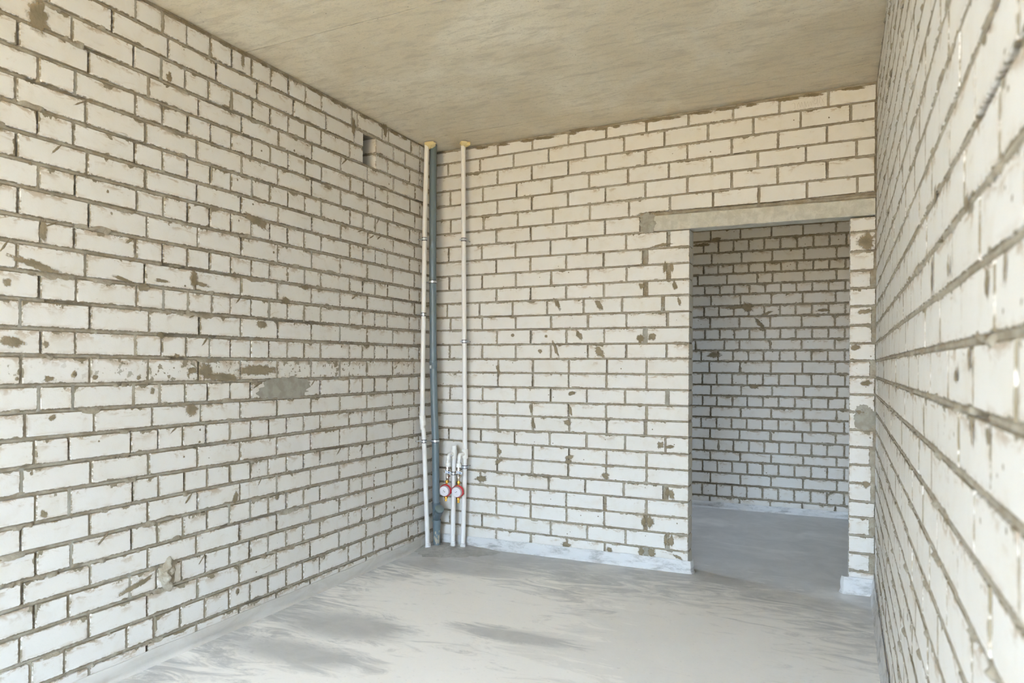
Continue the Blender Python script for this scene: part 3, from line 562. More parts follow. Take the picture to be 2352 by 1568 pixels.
# pencil scrawl on a brick in the top course
wall_back = wb_.finish('wall_back', sl)
strokes = [[(0, .9), (.04, .2), (.01, -.1), (-.02, .3), (.05, .8), (.09, 1.0), (.1, .5), (.06, .1)], [(.15, .1), (.16, .9)], [(.2, .35), (.17, .7), (.22, .85), (.27, .6), (.23, .35), (.19, .45)],
           [(.3, .8), (.33, .25), (.36, .7), (.4, .2), (.43, .75), (.47, .2)], [(.47, .2), (.52, .8), (.5, -.4), (.55, -.5), (.54, .1), (.6, .8)], [(.6, .8), (.63, .25), (.68, .8), (.72, .3)], [(.82, .3), (.78, .25), (.8, .8), (.88, .75)]]
pen = MB()
for st in strokes:
    pts = smooth_path([(2.575 - a * .195, -.0016, 2.762 + (b - .2) * .055 - .03 * a * .2) for a, b in st], 5); pen.tube(pts, .0006, 5)
pm = plain('pencil', C(.42, .39, .33), .6); o = pen.build('pencil_writing', pm, wall_back); o['label'] = 'faint upside-down pencil scrawl on a brick of the top course'; struct(o)

# ---- lintel
lt = MB(); x0, x1, z0, z1 = 1.592, WR - .006, DZ, 2.196; nn = 60; vs_ = []; prof = [(TH - .012, z0), (-.001, z0), (-.0035, z0 + .004), (-.0035, z1 - .005), (-.001, z1), (TH - .012, z1)]
for i in range(nn + 1):
    x = x0 + (x1 - x0) * i / nn
    for j, (y, z) in enumerate(prof): vs_.append((x, y + .0009 * nz(x * 20, j * 3), z + .0022 * nz(x * 9, j * 5, 4) + (.004 * (x - x0) / 1.2 if j < 3 else 0)))
m_ = len(prof); fs = [(i * m_ + j, i * m_ + (j + 1) % m_, (i + 1) * m_ + (j + 1) % m_, (i + 1) * m_ + j) for i in range(nn) for j in range(m_)]
fs += [tuple(range(m_ - 1, -1, -1)), tuple(nn * m_ + j for j in range(m_))]
lt.add(vs_, fs)
t = NT('lintel_concrete'); p = t.pos(); n1 = t.noise(p, 22, 4, .65, .5); n2 = t.noise(t.scalev(p, (18, 18, 40)), 1, 4, .7); n3 = t.noise(p, 120, 3)
c_ = t.mix(t.ramp(n1, .35, .7), C(.47, .455, .385), C(.60, .58, .505)); c_ = t.mix(t.ramp(n2, .63, .76, 0, .6), c_, C(.55, .36, .19)); c_ = t.mix(t.ramp(n3, .6, .8, 0, .3), c_, C(.35, .33, .27))
t.l(c_, t.b.inputs['Base Color']); t.b.inputs['Roughness'].default_value = .9; t.bump(t.math('ADD', n3, n1), .35, .004); M_LINT = t.m
o = lt.build('concrete_lintel', M_LINT, origin=((x0 + x1) / 2, .05, z0)); tag(o, 'pale grey concrete lintel with rust specks spanning the doorway', 'lintel')

# ---- right wall (u = y, slightly out of parallel)
wr = Wall((WR, 0, 0), (-.0071 * -1, 1, 0), (-1, .0071, 0))
def rz(k):
    f0 = bz(max(0, min(k, 26)))(2.85); 
    zc = 1.286 + (k - 12) * .1003 if True else f0
    e_ = (f0 + (k - max(0, min(k, 26))) * .1) - zc
    return lambda u: zc + e_ * max(0, 1 + u / 1.5) if u < 0 else zc + e_
def rj(k):
    base = {11: -2.797, 10: -2.932, 12: -2.952, 13: -2.857, 14: -2.969, 9: -2.813}.get(k, -2.80 if k % 2 else -2.935) + R.uniform(-.02, .02); st_ = .273; out = []; u = base
    while u < -.05: out.append(u); u += st_ + R.uniform(-.006, .006)
    u = base - st_
    while u > YW + .05: out.insert(0, u); u -= st_ + R.uniform(-.006, .006)
    return out
for k in range(-2, 28):
    if rz(k)(-1) > 2.84: continue
    js = rj(k); ends = [YW] + js + [0.0]; zb = shift(rz(k), .0058); zt = shift(rz(k + 1), -.0058)
    if rz(k + 1)(-3) > 2.83: zt = lambda u: 2.836; 
    for a, b in zip(ends[:-1], ends[1:]):
        wr.brick(a + .0035, b - .0035, zb, zt, .02, .20 + R.uniform(-.12, .18), dd=R.uniform(-.0012, .0012))
    for j in js:
        q_ = R.random(); wr.head(j, .008, rz(k)(j), min(rz(k + 1)(j), 2.83), -.004 if q_ < .2 else -.0012)
    if k > -2: wr.bed(rz(k), YW, 0, 411 + k, .55, -.0005)
for i in range(34):
    u = R.uniform(-3.7, -.3); k = R.randrange(1, 26); wr.blob(u, rz(k)(u) - R.uniform(.012, .022), R.uniform(.008, .016), R.uniform(.010, .022), R.uniform(-20, 20), .003, seed=i + 560)
for i in range(12):
    k = R.randrange(1, 26); wr.blob(rj(k)[R.randrange(8, 16)] , rz(k)(-1) + .05, R.uniform(.010, .02), R.uniform(.03, .045), 0, .002, seed=i + 660)
for u, z, a, b in ((-3.47, 1.355, .017, .022), (-3.33, 1.26, .012, .02), (-3.2, 1.235, .02, .012), (-3.30, 1.49, .02, .016), (-3.58, 1.36, .008, .02), (-2.9, 1.59, .02, .02), (-3.1, 1.42, .012, .02), (-3.36, 1.16, .01, .02), (-3.48, 1.165, .016, .012)):
    wr.blob(u, z, a, b, 0, .0035, seed=int(u * -97))
sl = MB(); sl.box((WR + .0175, YW, -.15), (WR + .26, 2.4, 2.87))
wall_right = wr.finish('wall_right', sl)

# ---- far wall of the next room (y = 2.19)
FD_Y = 2.19; RX0, RX1 = -1.0, 2.87
wf = Wall((0, FD_Y, 0), (1, 0, 0), (0, -1, 0))
def fz(i):     # joint under row i; row 0 is the topmost measured one
    def z(j):
        if j < 0: return FZJ[0] + (-j) * .1
        if j > 23: return FZJ[23] - (j - 23) * .1
        return FZJ[j]
    v = z(i); return lambda u: v
for row in range(-5, 26):
    if 0 <= row < 25: js = list(FJ[row])
    else: js = list(FJ[0] if row % 2 == 0 else FJ[1])
    hd = len(js) > 7
    while js[0] > RX0: js.insert(0, js[0] - (.131 if hd else .262))
    while js[-1] < RX1: js.append(js[-1] + (.131 if hd else .262))
    js = [j for j in js if RX0 + .03 < j < RX1 - .03]; ends = [RX0] + js + [RX1]
    zb = shift(fz(row), .0065); zt = shift(fz(row - 1), -.0065)
    if fz(row - 1)(0) > 2.86: zt = lambda u: 2.85
    if fz(row)(0) > 2.82: continue
    dt = {1: .5, 3: .4, 6: .5, 7: .6, 8: .5, 9: .5, 10: .4, 11: .35, 23: .6}.get(row, .2)
    for a, b in zip(ends[:-1], ends[1:]): wf.brick(a + .0055, b - .0055, zb, zt, .02, dt + R.uniform(-.1, .1), dd=R.uniform(-.001, .001))
    for j in js: wf.head(j, .011, fz(row)(j), fz(row - 1)(j), -.012 if R.random() < .4 else -.009)
    wf.bed(fz(row), RX0, RX1, 611 + row, 1.0, -.009)
for i, (u, z, rx, rz_, a) in enumerate(FD): wf.blob(u, z, rx, rz_, a, .002, seed=i + 801)
sl = MB(); sl.box((RX0 - .2, FD_Y + .0175, -.15), (RX1 + .2, FD_Y + .25, 2.87)); wall_far = wf.finish('wall_far', sl)

# ---- side wall of the next room and the wall behind the camera, each with its window opening
def simple_wall(name, o, du, n, length, opening, slab):
    w = Wall(o, du, n)
    for k in range(0, 30):
        z0 = -.04 + k * .0995; zb = lambda u, z=z0: z + .005; zt = lambda u, z=z0: min(z + .0945, 2.85)
        if z0 > 2.81: break
        u = -(.13 if k % 2 else 0)
        while u < length:
            a, b = max(u, 0), min(u + .26, length); zc = z0 + .05
            segs = [(a, b)]
            if opening and opening[2] < zc < opening[3]:
                segs = [(a, min(b, opening[0])), (max(a, opening[1]), b)]
            for p_, q_ in segs:
                if q_ - p_ > .02: w.brick(p_ + .005, q_ - .005, zb, zt, .02, .2 + R.uniform(-.1, .1))
            u += .26
    return w.finish(name, slab)
sl = MB(); y0, y1 = YW - .3, YW - .016
sl.box((-.25, y0, -.15), (WX0, y1, 2.86)); sl.box((WX1, y0, -.15), (3.1, y1, 2.86)); sl.box((WX0, y0, -.15), (WX1, y1, WZ0)); sl.box((WX0, y0, WZ1), (WX1, y1, 2.86))
wall_front = simple_wall('wall_front', (0, YW, 0), (1, 0, 0), (0, 1, 0), 2.82, (WX0, WX1, WZ0, WZ1), sl)
W2 = (.9, 1.6, 1.5, 2.5)     # y0, y1, z0, z1 of the second window
sl = MB(); x0, x1 = RX0 - .3, RX0 - .016
sl.box((x0, -.1, -.15), (x1, W2[0], 2.86)); sl.box((x0, W2[1], -.15), (x1, FD_Y + .2, 2.86)); sl.box((x0, W2[0], -.15), (x1, W2[1], W2[2])); sl.box((x0, W2[0], W2[3]), (x1, W2[1], 2.86))
wall_side = simple_wall('wall_side', (RX0, .125, 0), (0, 1, 0), (1, 0, 0), FD_Y - .125, (W2[0] - .125, W2[1] - .125, W2[2], W2[3]), sl)
sl = MB(); sl.box((RX0 - .3, .0165, -.15), (-.25, TH - .01, 2.83)); o = sl.build('wall_partition', M_MORT); struct(o)
M_PVC = plain('white_window_frame', C(.80, .80, .79), .35)
def window(name, x0, x1, z0, z1, y, ax):
    m = MB(); t_ = .055; mid = (x0 + x1) / 2
    for a, b in (((x0, z0), (x1, z0 + t_)), ((x0, z1 - t_), (x1, z1)), ((x0, z0), (x0 + t_, z1)), ((x1 - t_, z0), (x1, z1)), ((mid - t_ / 2, z0), (mid + t_ / 2, z1))):
        if ax == 'x': m.box((a[0], y - .03, a[1]), (b[0], y + .03, b[1]))
        else: m.box((y - .03, a[0], a[1]), (y + .03, b[0], b[1]))
    o = m.build(name, M_PVC); struct(o); return o
window('window_1', WX0, WX1, WZ0, WZ1, YW - .12, 'x'); window('window_2', W2[0], W2[1], W2[2], W2[3], RX0 - .12, 'y')
portal('side_daylight', (RX0 - .05, (W2[0] + W2[1]) / 2, (W2[2] + W2[3]) / 2), (math.pi / 2, 0, -math.pi / 2), W2[1] - W2[0], W2[3] - W2[2])

# ---- floor and ceiling
fl = MB(); fl.box((RX0 - .3, YW - .3, FZ - .15), (3.1, FD_Y + .2, FZ)); floor = fl.build('floor', M_FLOOR); struct(floor)
cl = MB()
# slabs laid across the room, with small steps and grooves where they meet; they rest on the walls
ys = [YW - .3, -5.42, -4.22, -3.02, -1.83, -.275, 2.4]; stp = [.0005, .001, .0015, .002, .0045, .0055]
for i in range(len(ys) - 1):
    a, b = ys[i] + .004, ys[i + 1] - .004; nx = 14; vs_ = []
    for j in range(nx + 1):
        x = RX0 - .3 + (3.1 - RX0 + .3) * j / nx; z = CE(max(x, 0)) + stp[i]; w1 = .0015 * nz(x * 3, i * 4)
        c_ = .0015
        vs_ += [(x, a + w1, z + .03), (x, a + w1, z + c_), (x, a + w1 + c_, z), (x, b + w1 - c_, z), (x, b + w1, z + c_), (x, b + w1, z + .03)]
    fs = [(j * 6 + r, j * 6 + r + 1, (j + 1) * 6 + r + 1, (j + 1) * 6 + r) for j in range(nx) for r in range(5)]
    cl.add(vs_, fs)
cl.box((RX0 - .3, YW - .3, 2.865), (3.1, 2.4, 3.0))
cb = MB()
ceiling = cl.build('ceiling', M_CEIL); struct(ceiling)

# ---- foam edge strips along the foot of the walls
def strip(name, path, top, out, mat, label, seed, th=.004, lean=0.0, bk=1.0):
    """path: points along the wall foot; out: unit vector per point, away from the wall"""
    m = MB(); vs_ = []; P = [Vector(p) for p in path]; rows = 9; n = len(P); L_ = 0
    for i, p in enumerate(P):
        if i: L_ += (P[i] - P[i - 1]).length
        o_ = Vector(out[i]); hgt = top(L_) if callable(top) else top
        for side in (0, 1):
            for r in range(rows):
                f = r / (rows - 1); z = FZ + (hgt - FZ) * (1 - f)
                bulge = .004 + .007 * bk * math.sin(math.pi * f) * (1 + .8 * nz(L_ * 3, seed)) + .003 * bk * nz(L_ * 9, f * 4, seed) + (lean if not callable(lean) else lean(L_)) * f ** 2 + .020 * max(0, f - .8) * 3
                ztop = z + (.004 * nz(L_ * 6, seed + 5) * (1 - f))
                d = bulge + (th if side else 0)
                vs_.append((p.x + o_.x * d, p.y + o_.y * d, ztop))
    k = rows * 2; fs = []
    for i in range(n - 1):
        for r in range(rows - 1):
            fs.append((i * k + r, (i + 1) * k + r, (i + 1) * k + r + 1, i * k + r + 1)); fs.append((i * k + rows + r, i * k + rows + r + 1, (i + 1) * k + rows + r + 1, (i + 1) * k + rows + r))
        fs.append((i * k, i * k + rows, (i + 1) * k + rows, (i + 1) * k)); fs.append((i * k + rows - 1, (i + 1) * k + rows - 1, (i + 1) * k + 2 * rows - 1, i * k + 2 * rows - 1))
    for e_ in (0, (n - 1) * k):
        for r in range(rows - 1): fs.append((e_ + r, e_ + r + 1, e_ + rows + r + 1, e_ + rows + r))
    m.add(vs_, fs, True); o = m.build(name, mat, origin=tuple(P[0])); tag(o, label, 'edge strip'); return o
def linepts(a, b, n): 
    a, b = Vector(a), Vector(b); return [a + (b - a) * i / n for i in range(n + 1)]
pts = linepts((.02, 0, FZ), (1.815, 0, FZ), 72) + [Vector((1.824, -.004, FZ)), Vector((1.832, .012, FZ)), Vector((1.833, .04, FZ))]
outs = [(0, -1, 0)] * 71 + [(.1, -1, 0), (.3, -.9, 0), (.8, -.5, 0), (1, 0, 0), (1, .1, 0)]
outs = outs[:len(pts)]
while len(outs) < len(pts): outs.append((1, 0, 0))
strip('foam_edge_strip', pts, lambda L: .030 + .006 * min(1, L), outs, M_FOAM, 'white foam edge strip along the foot of the back wall, left of the doorway', 3)
pts = [Vector((2.692, .03, FZ)), Vector((2.690, .005, FZ)), Vector((2.70, -.012, FZ)), Vector((2.716, -.012, FZ))] + linepts((2.73, -.008, FZ), (2.842, -.004, FZ), 8)
outs = [(-1, .2, 0), (-1, -.2, 0), (-.5, -.8, 0), (-.2, -1, 0)] + [(0, -1, 0)] * 9
strip('foam_edge_strip', pts, .052, outs, M_FOAM, 'short bulging white foam strip wrapped round the foot of the narrow brick pier', 8)
strip('foam_edge_strip', linepts((0, -7.1, FZ), (0, -.20, FZ), 150), lambda L: .030, [(1, 0, 0)] * 151, M_PLAST, 'plaster-covered edge strip along the foot of the left brick wall', 12, lean=-.012, bk=.35)
strip('foam_edge_strip', [Vector((WR + .0071 * y, y, FZ)) for y in [-.02 - .05 * i for i in range(141)]], lambda L: .060, [(-1, 0, 0)] * 141, M_FOAM, 'thin foam edge strip standing off the foot of the right brick wall', 15, lean=0.004)
strip('foam_edge_strip', linepts((RX0 + .01, FD_Y, FZ), (WR - .01, FD_Y, FZ), 90), lambda L: .014, [(0, -1, 0)] * 91, M_FOAM, 'white foam edge strip along the foot of the far wall seen through the doorway', 19)

# rough grey mortar patch in the corner round the pipe feet
mp = MB(); n = 60; rings = 14; vs_ = [];
def inside(x, y): return max(x, .002), min(y, -.002)
for r in range(rings + 1):
    f = r / rings
    for i in range(n):
        an = 2 * math.pi * i / n; rr = 1 + .35 * nz(math.cos(an) * 1.7, math.sin(an) * 1.7, 5) + .22 * nz(math.cos(an) * 6, math.sin(an) * 6, 5)
        x = .17 + math.cos(an) * .36 * rr * f; y = -.11 + math.sin(an) * .24 * rr * f; x, y = inside(x, y)
        h = .014 * (1 - f ** 2) + .006 * (1 - f ** 3) * nz(x * 30, y * 30) + .0035 * (1 - f ** 4) * nz(x * 90, y * 90)
        vs_.append((x, y, FZ + max(h, 0) - (.001 if r == rings else 0)))
fs = [(r * n + i, (r + 1) * n + i, (r + 1) * n + (i + 1) % n, r * n + (i + 1) % n) for r in range(rings) for i in range(n)]
mp.add(vs_, fs, True); o = mp.build('mortar_patch', mortar_material('wet_mortar', C(.38, .375, .345), C(.50, .495, .46)), floor); o['label'] = 'rough grey mortar patch in the corner'; struct(o)
# ------------------------------------------------------------------ plumbing in the corner
M_PP = plain('white_polypropylene', C(.80, .79, .76), .32)
M_PPF = plain('white_fitting', C(.80, .79, .745), .38)
M_GREY = plain('grey_plastic', C(.15, .20, .225), .30)
M_GREYD = plain('dark_grey_plastic', C(.10, .14, .165), .33)
M_CAP = plain('grey_green_cap', C(.17, .215, .21), .4)
M_FOAMY = plain('yellow_foam', C(.72, .60, .32), .9, bumps=.9)
M_STEEL = plain('galvanised_steel', C(.62, .66, .68), .28, .9)
M_RUB = plain('black_rubber', C(.015, .016, .018), .6)
M_BRASS = plain('brass', C(.62, .36, .07), .25, .95)
M_NICKEL = plain('nickel', C(.60, .53, .45), .25, .95)
M_RED = plain('red_plastic', C(.60, .03, .045), .35)
M_DIAL = plain('pale_dial', C(.74, .72, .74), .3)
M_DIALC = plain('clear_rim', C(.52, .42, .43), .15)
M_HANDLE = plain('white_lever', C(.72, .78, .86), .35)
M_BLUE = plain('blue_mark', C(.03, .12, .35), .4)
M_INK = plain('grey_ink', C(.10, .09, .10), .5)
M_LINK = plain('light_ink', C(.42, .40, .44), .5)
M_LABEL = plain('paper_label', C(.80, .80, .76), .6)
M_SPLAT = plain('mortar_splash', C(.42, .39, .31), .9)
M_FILM = plain('white_film', C(.78, .78, .76), .5)
V = Vector
def circ(o_, axis, r, n=24, z=0):
    axis = V(axis).normalized(); ref = V((1, 0, 0)) if abs(axis.x) < .8 else V((0, 1, 0)); a = (ref - axis * ref.dot(axis)).normalized(); b = axis.cross(a)
    return [V(o_) + (a * math.cos(2 * math.pi * i / n) + b * math.sin(2 * math.pi * i / n)) * r for i in range(n + 1)]
def ruffle(parent, p, r, mat, name='crumpled_sleeve'):
    m = MB(); pr = []
    for i in range(15): pr.append((i * .0026 - .006, r + .0010 + .0042 * (i % 2) * (1 - i / 22) + .0012 * math.sin(i * 2.1)))
    m.lathe(p, (0.05, .02, 1), pr, 24)
    m.v = [(x + .0022 * nz(x * 90, y * 90, z * 60), y + .0022 * nz(x * 90, y * 90, z * 60 + 9), z + .003 * nz(x * 60, y * 60)) for x, y, z in m.v]
    return m.build(name, mat, parent)
RP = .0160
# left white riser
Lp = smooth_path([(.046, -.212, 2.79), (.047, -.235, 2.262), (.049, -.25, 1.591), (.043, -.25, .875), (.047, -.245, .80), (.049, -.235, .715), (.047, -.205, .357), (.048, -.175, FZ + .002)], 10)
t1 = thing('water_pipe', 'tall white plastic water riser beside the left wall, bowed, with a coupling halfway down', 'pipe', (.048, -.175, FZ), 'white water risers in the corner')
m = MB(); m.tube(Lp, RP, 24); m.build('pipe', M_PP, t1)
m = MB(); m.lathe((.0435, -.2505, .893), V((.0475, -.247, .825)) - V((.0435, -.2505, .893)), [(0, RP), (.0, .0205), (.002, .0212), (.034, .0212), (.036, .0205), (.038, .0212), (.066, .0212), (.068, .0205), (.068, RP)], 28); m.build('coupling', M_PPF, t1)
ruffle(t1, (.048, -.176, FZ + .012), RP, M_FILM)
m2 = MB(); pl = []
for i in range(21):                                   # printed line down the pipe
    z = 2.48 - i * .018; pl.append(V((.046 + (2.79 - z) * .0019, -.212 - (2.79 - z) * .0435, z)) + V((.83, -.55, 0)).normalized() * (RP - .0004))
m2.tube(pl, .0007, 6)
o = m2.build('printed_line', M_INK, t1)

# right white riser with its tee
Rpts = [(.272, -.10, 2.806), (.275, -.09, 1.967), (.283, -.085, 1.207), (.287, -.08, .629), (.285, -.08, .447), (.268, -.07, FZ + .002)]
t3 = thing('water_pipe', 'tall white plastic water riser at the right end of the pipe group, with a tee', 'pipe', (.268, -.07, FZ), 'white water risers in the corner')
m = MB(); m.tube(smooth_path(Rpts, 10), RP, 24); m.build('pipe', M_PP, t3)
def tee(parent, c, ax_up, br):
    m = MB(); c = V(c); m.lathe(c - V(ax_up) * .033, ax_up, [(0, RP), (0, .0208), (.0015, .0216), (.0645, .0216), (.066, .0208), (.066, RP)], 28)
    br = V(br).normalized(); m.lathe(c + br * .008, br, [(0, .0150), (.022, .0150), (.0235, .0142)], 24); return m.build('tee', M_PPF, parent)
def branch(parent, c, e, dn, label=None):
    """elbow, short drop pipe and threaded coupling from the tee centre c to the drop e..dn"""
    c, e, dn = V(c), V(e), V(dn); br = (V((e.x, e.y, c.z)) - c).normalized()
    k = .020; corner = V((e.x, e.y, c.z)); pts = [c + br * .02, corner - br * k]
    for i in range(1, 8):
        t_ = i / 8; pts.append((corner - br * k) * (1 - t_) ** 2 + corner * 2 * t_ * (1 - t_) + (corner - V((0, 0, k))) * t_ * t_)
    pts.append(corner - V((0, 0, k + .012)))
    m = MB(); m.tube(pts, .0138, 20); m.build('elbow', M_PPF, parent)
    a = corner - V((0, 0, k + .008)); m = MB(); m.tube([a, V((dn.x, dn.y, dn.z + .028))], .0102, 18); m.build('drop_pipe', M_PP, parent)
    m = MB(); m.lathe(V((dn.x, dn.y, dn.z + .036)), (0, 0, -1), [(0, .0105), (0, .0128), (.002, .0135), (.016, .0138), (.020, .0178), (.022, .0185), (.044, .0185), (.046, .0165)], 24); m.build('threaded_coupling', M_PPF, parent)
tee(t3, (.287, -.08, .624), (0, 0, 1), V((.269, -.13, .624)) - V((.287, -.08, .624)))
branch(t3, (.287, -.08, .624), (.269, -.13, .607), (.266, -.13, .545))
ruffle(t3, (.268, -.071, FZ + .008), RP, M_FILM)
# short capped riser between them
t2 = thing('water_pipe', 'short white plastic pipe stub with a capped top, standing between the meters', 'pipe', (.199, -.09, FZ))
m = MB(); m.tube(smooth_path([(.206, -.09, .65), (.206, -.09, .60), (.204, -.09, .442), (.199, -.09, FZ + .002)], 8), RP, 24); m.build('pipe', M_PP, t2)
m = MB(); m.lathe((.206, -.09, .645), (0, 0, 1), [(0, RP), (0, .0172), (.028, .0172), (.033, .0155), (.034, .004)], 26); m.build('cap', M_PPF, t2)
tee(t2, (.206, -.09, .620), (0, 0, 1), V((.192, -.14, .62)) - V((.206, -.09, .62)))
branch(t2, (.206, -.09, .620), (.191, -.14, .607), (.187, -.14, .545))
ruffle(t2, (.199, -.09, FZ + .022), RP, M_FILM)

# grey drain pipe
t4 = thing('drain_pipe', 'blue-grey plastic drain stack standing in the corner between the white pipes', 'pipe', (.074, -.096, FZ))
m = MB(); m.tube(smooth_path([(.066, -.16, 2.786), (.062, -.155, 2.276), (.062, -.15, 1.818), (.063, -.14, 1.262)], 8), .0250, 28); m.build('upper_pipe', M_GREY, t4)
m = MB(); ax = V((.067, -.125, .868)) - V((.063, -.14, 1.262)); m.lathe((.063, -.1402, 1.272), ax, [(0, .0252), (0, .0280), (.003, .0296), (.013, .0296), (.016, .0278), (.048, .0276), (.054, .0256), (.056, .0252)], 30); m.build('socket', M_GREY, t4)
m = MB(); m.tube(smooth_path([(.0633, -.139, 1.235), (.067, -.125, .868), (.072, -.120, .705), (.072, -.107, .262)], 8), .0252, 28); m.build('middle_pipe', M_GREY, t4)
m = MB(); ax = V((.01, .02, -1)).normalized(); m.lathe((.0718, -.1068, .270), ax, [(0, .0254), (0, .0290), (.003, .0305), (.012, .0305), (.015, .0288), (.040, .0284), (.045, .0262), (.125, .0258)], 30); tee_b = m.build('tee', M_GREYD, t4)
ba = V((.064, -.061, .102)).normalized(); m = MB(); b0 = V((.074, -.104, .150)); m.lathe(b0 - ba * .005, ba, [(0, .0230), (.030, .0250), (.060, .0252), (.066, .0282), (.098, .0284), (.100, .0300), (.114, .0302), (.118, .0285)], 30); m.build('branch', M_GREYD, t4)
m = MB(); m.lathe(b0 + ba * .110, ba, [(0, .0270), (0, .0310), (.002, .0322), (.012, .0322), (.015, .0305), (.016, .028)], 32); m.build('cap', M_CAP, t4)['label'] = 'round grey-green cap'
m = MB(); m.lathe((.0738, -.1005, .150), (0, .02, -1), [(0, .0255), (0, .0292), (.003, .0312), (.014, .0312), (.018, .0288), (.052, .0284), (.060, .0262), (.20, .0258)], 30); m.build('lower_socket', M_GREY, t4)
m = MB()
for i, (an, z, s_) in enumerate(((-1.4, .062, .010), (-.5, .030, .010), (-1.3, .010, .012), (-.6, .0, .011), (-1.0, .045, .004), (-1.75, .025, .009), (-.35, .07, .006), (-1.1, -.01, .007))):
    c_ = V((.074, -.098, z)); n_ = V((math.cos(an), math.sin(an), 0)); tv = V((-n_.y, n_.x, 0)); vs_ = [c_ + n_ * .0285]
    for k in range(14):
        a_ = 2 * math.pi * k / 14; r_ = s_ * (1 + .5 * nz(math.cos(a_) * 2 + i, math.sin(a_) * 2, i)); q_ = c_ + tv * math.cos(a_) * r_ * .8 + V((0, 0, 1.5)) * math.sin(a_) * r_
        d_ = q_ - c_; rad = math.sqrt(max(.0262 ** 2 - (d_.dot(tv)) ** 2, 0)); vs_.append(c_ + tv * d_.dot(tv) + n_ * rad + V((0, 0, d_.z)))
    m.add(vs_, [(0, 1 + k, 1 + (k + 1) % 14) for k in range(14)], True)
m.build('mortar_splash', M_SPLAT, t4)
# sticker round the socket
m = MB(); vs_ = []; n = 12
for i in range(n + 1):
    an = -2.75 + i * 1.15 / n
    for z in (1.218, 1.243): vs_.append((.0637 + math.cos(an) * .0282, -.1385 + math.sin(an) * .0282, z))
m.add(vs_, [(i * 2, i * 2 + 2, i * 2 + 3, i * 2 + 1) for i in range(n)], True); lab = m.build('sticker', M_LABEL, t4); lab['label'] = 'small white paper sticker'
m = MB()
for r_ in range(5):
    for i in range(7):
        if (i * 3 + r_ * 5) % 4 == 0: continue
        an = -2.55 + i * .12; z = 1.2225 + r_ * .0042
        p0 = [(.0637 + math.cos(a_) * .0284, -.1385 + math.sin(a_) * .0284, zz) for a_, zz in ((an, z), (an + .08, z), (an + .08, z + .0016), (an, z + .0016))]
        m.add(p0, [(0, 1, 2, 3)])
m.build('print', M_LINK, lab)

# foam plugs where the pipes pass the ceiling
def foam_plug(c, rx, ry, h, label, seed):
    m = MB(); n, rg = 26, 10; vs_ = []
    for r in range(rg + 1):
        f = r / rg
        for i in range(n):
            an = 2 * math.pi * i / n; rr = 1 + .25 * nz(math.cos(an) * 1.7 + seed, math.sin(an) * 1.7, seed) + .22 * nz(math.cos(an) * 5 + seed, math.sin(an) * 5, f * 4)
            a = f * math.pi / 2; vs_.append((c[0] + math.cos(an) * rx * rr * math.sin(a), c[1] + math.sin(an) * ry * rr * math.sin(a), c[2] - h * (math.cos(a) + .22 * (1 - f) * nz(math.cos(an) * f * 5, math.sin(an) * f * 5, seed * 2)) * (1 + .45 * nz(math.cos(an) * 3, math.sin(an) * 3, seed + f))))
    fs = [(r * n + i, (r + 1) * n + i, (r + 1) * n + (i + 1) % n, r * n + (i + 1) % n) for r in range(rg) for i in range(n)]
    m.add(vs_, fs, True); o = m.build('foam_plug', M_FOAMY, origin=c); return tag(o, label, 'foam')
foam_plug((.070, -.205, CE(.05) + .001), .040, .040, .034, 'yellow foam plug in the ceiling round the left white pipe, next to the grey pipe', 1)
foam_plug((.287, -.105, CE(.28) + .001), .040, .034, .026, 'yellow foam plug in the ceiling round the right-hand white pipe', 5)

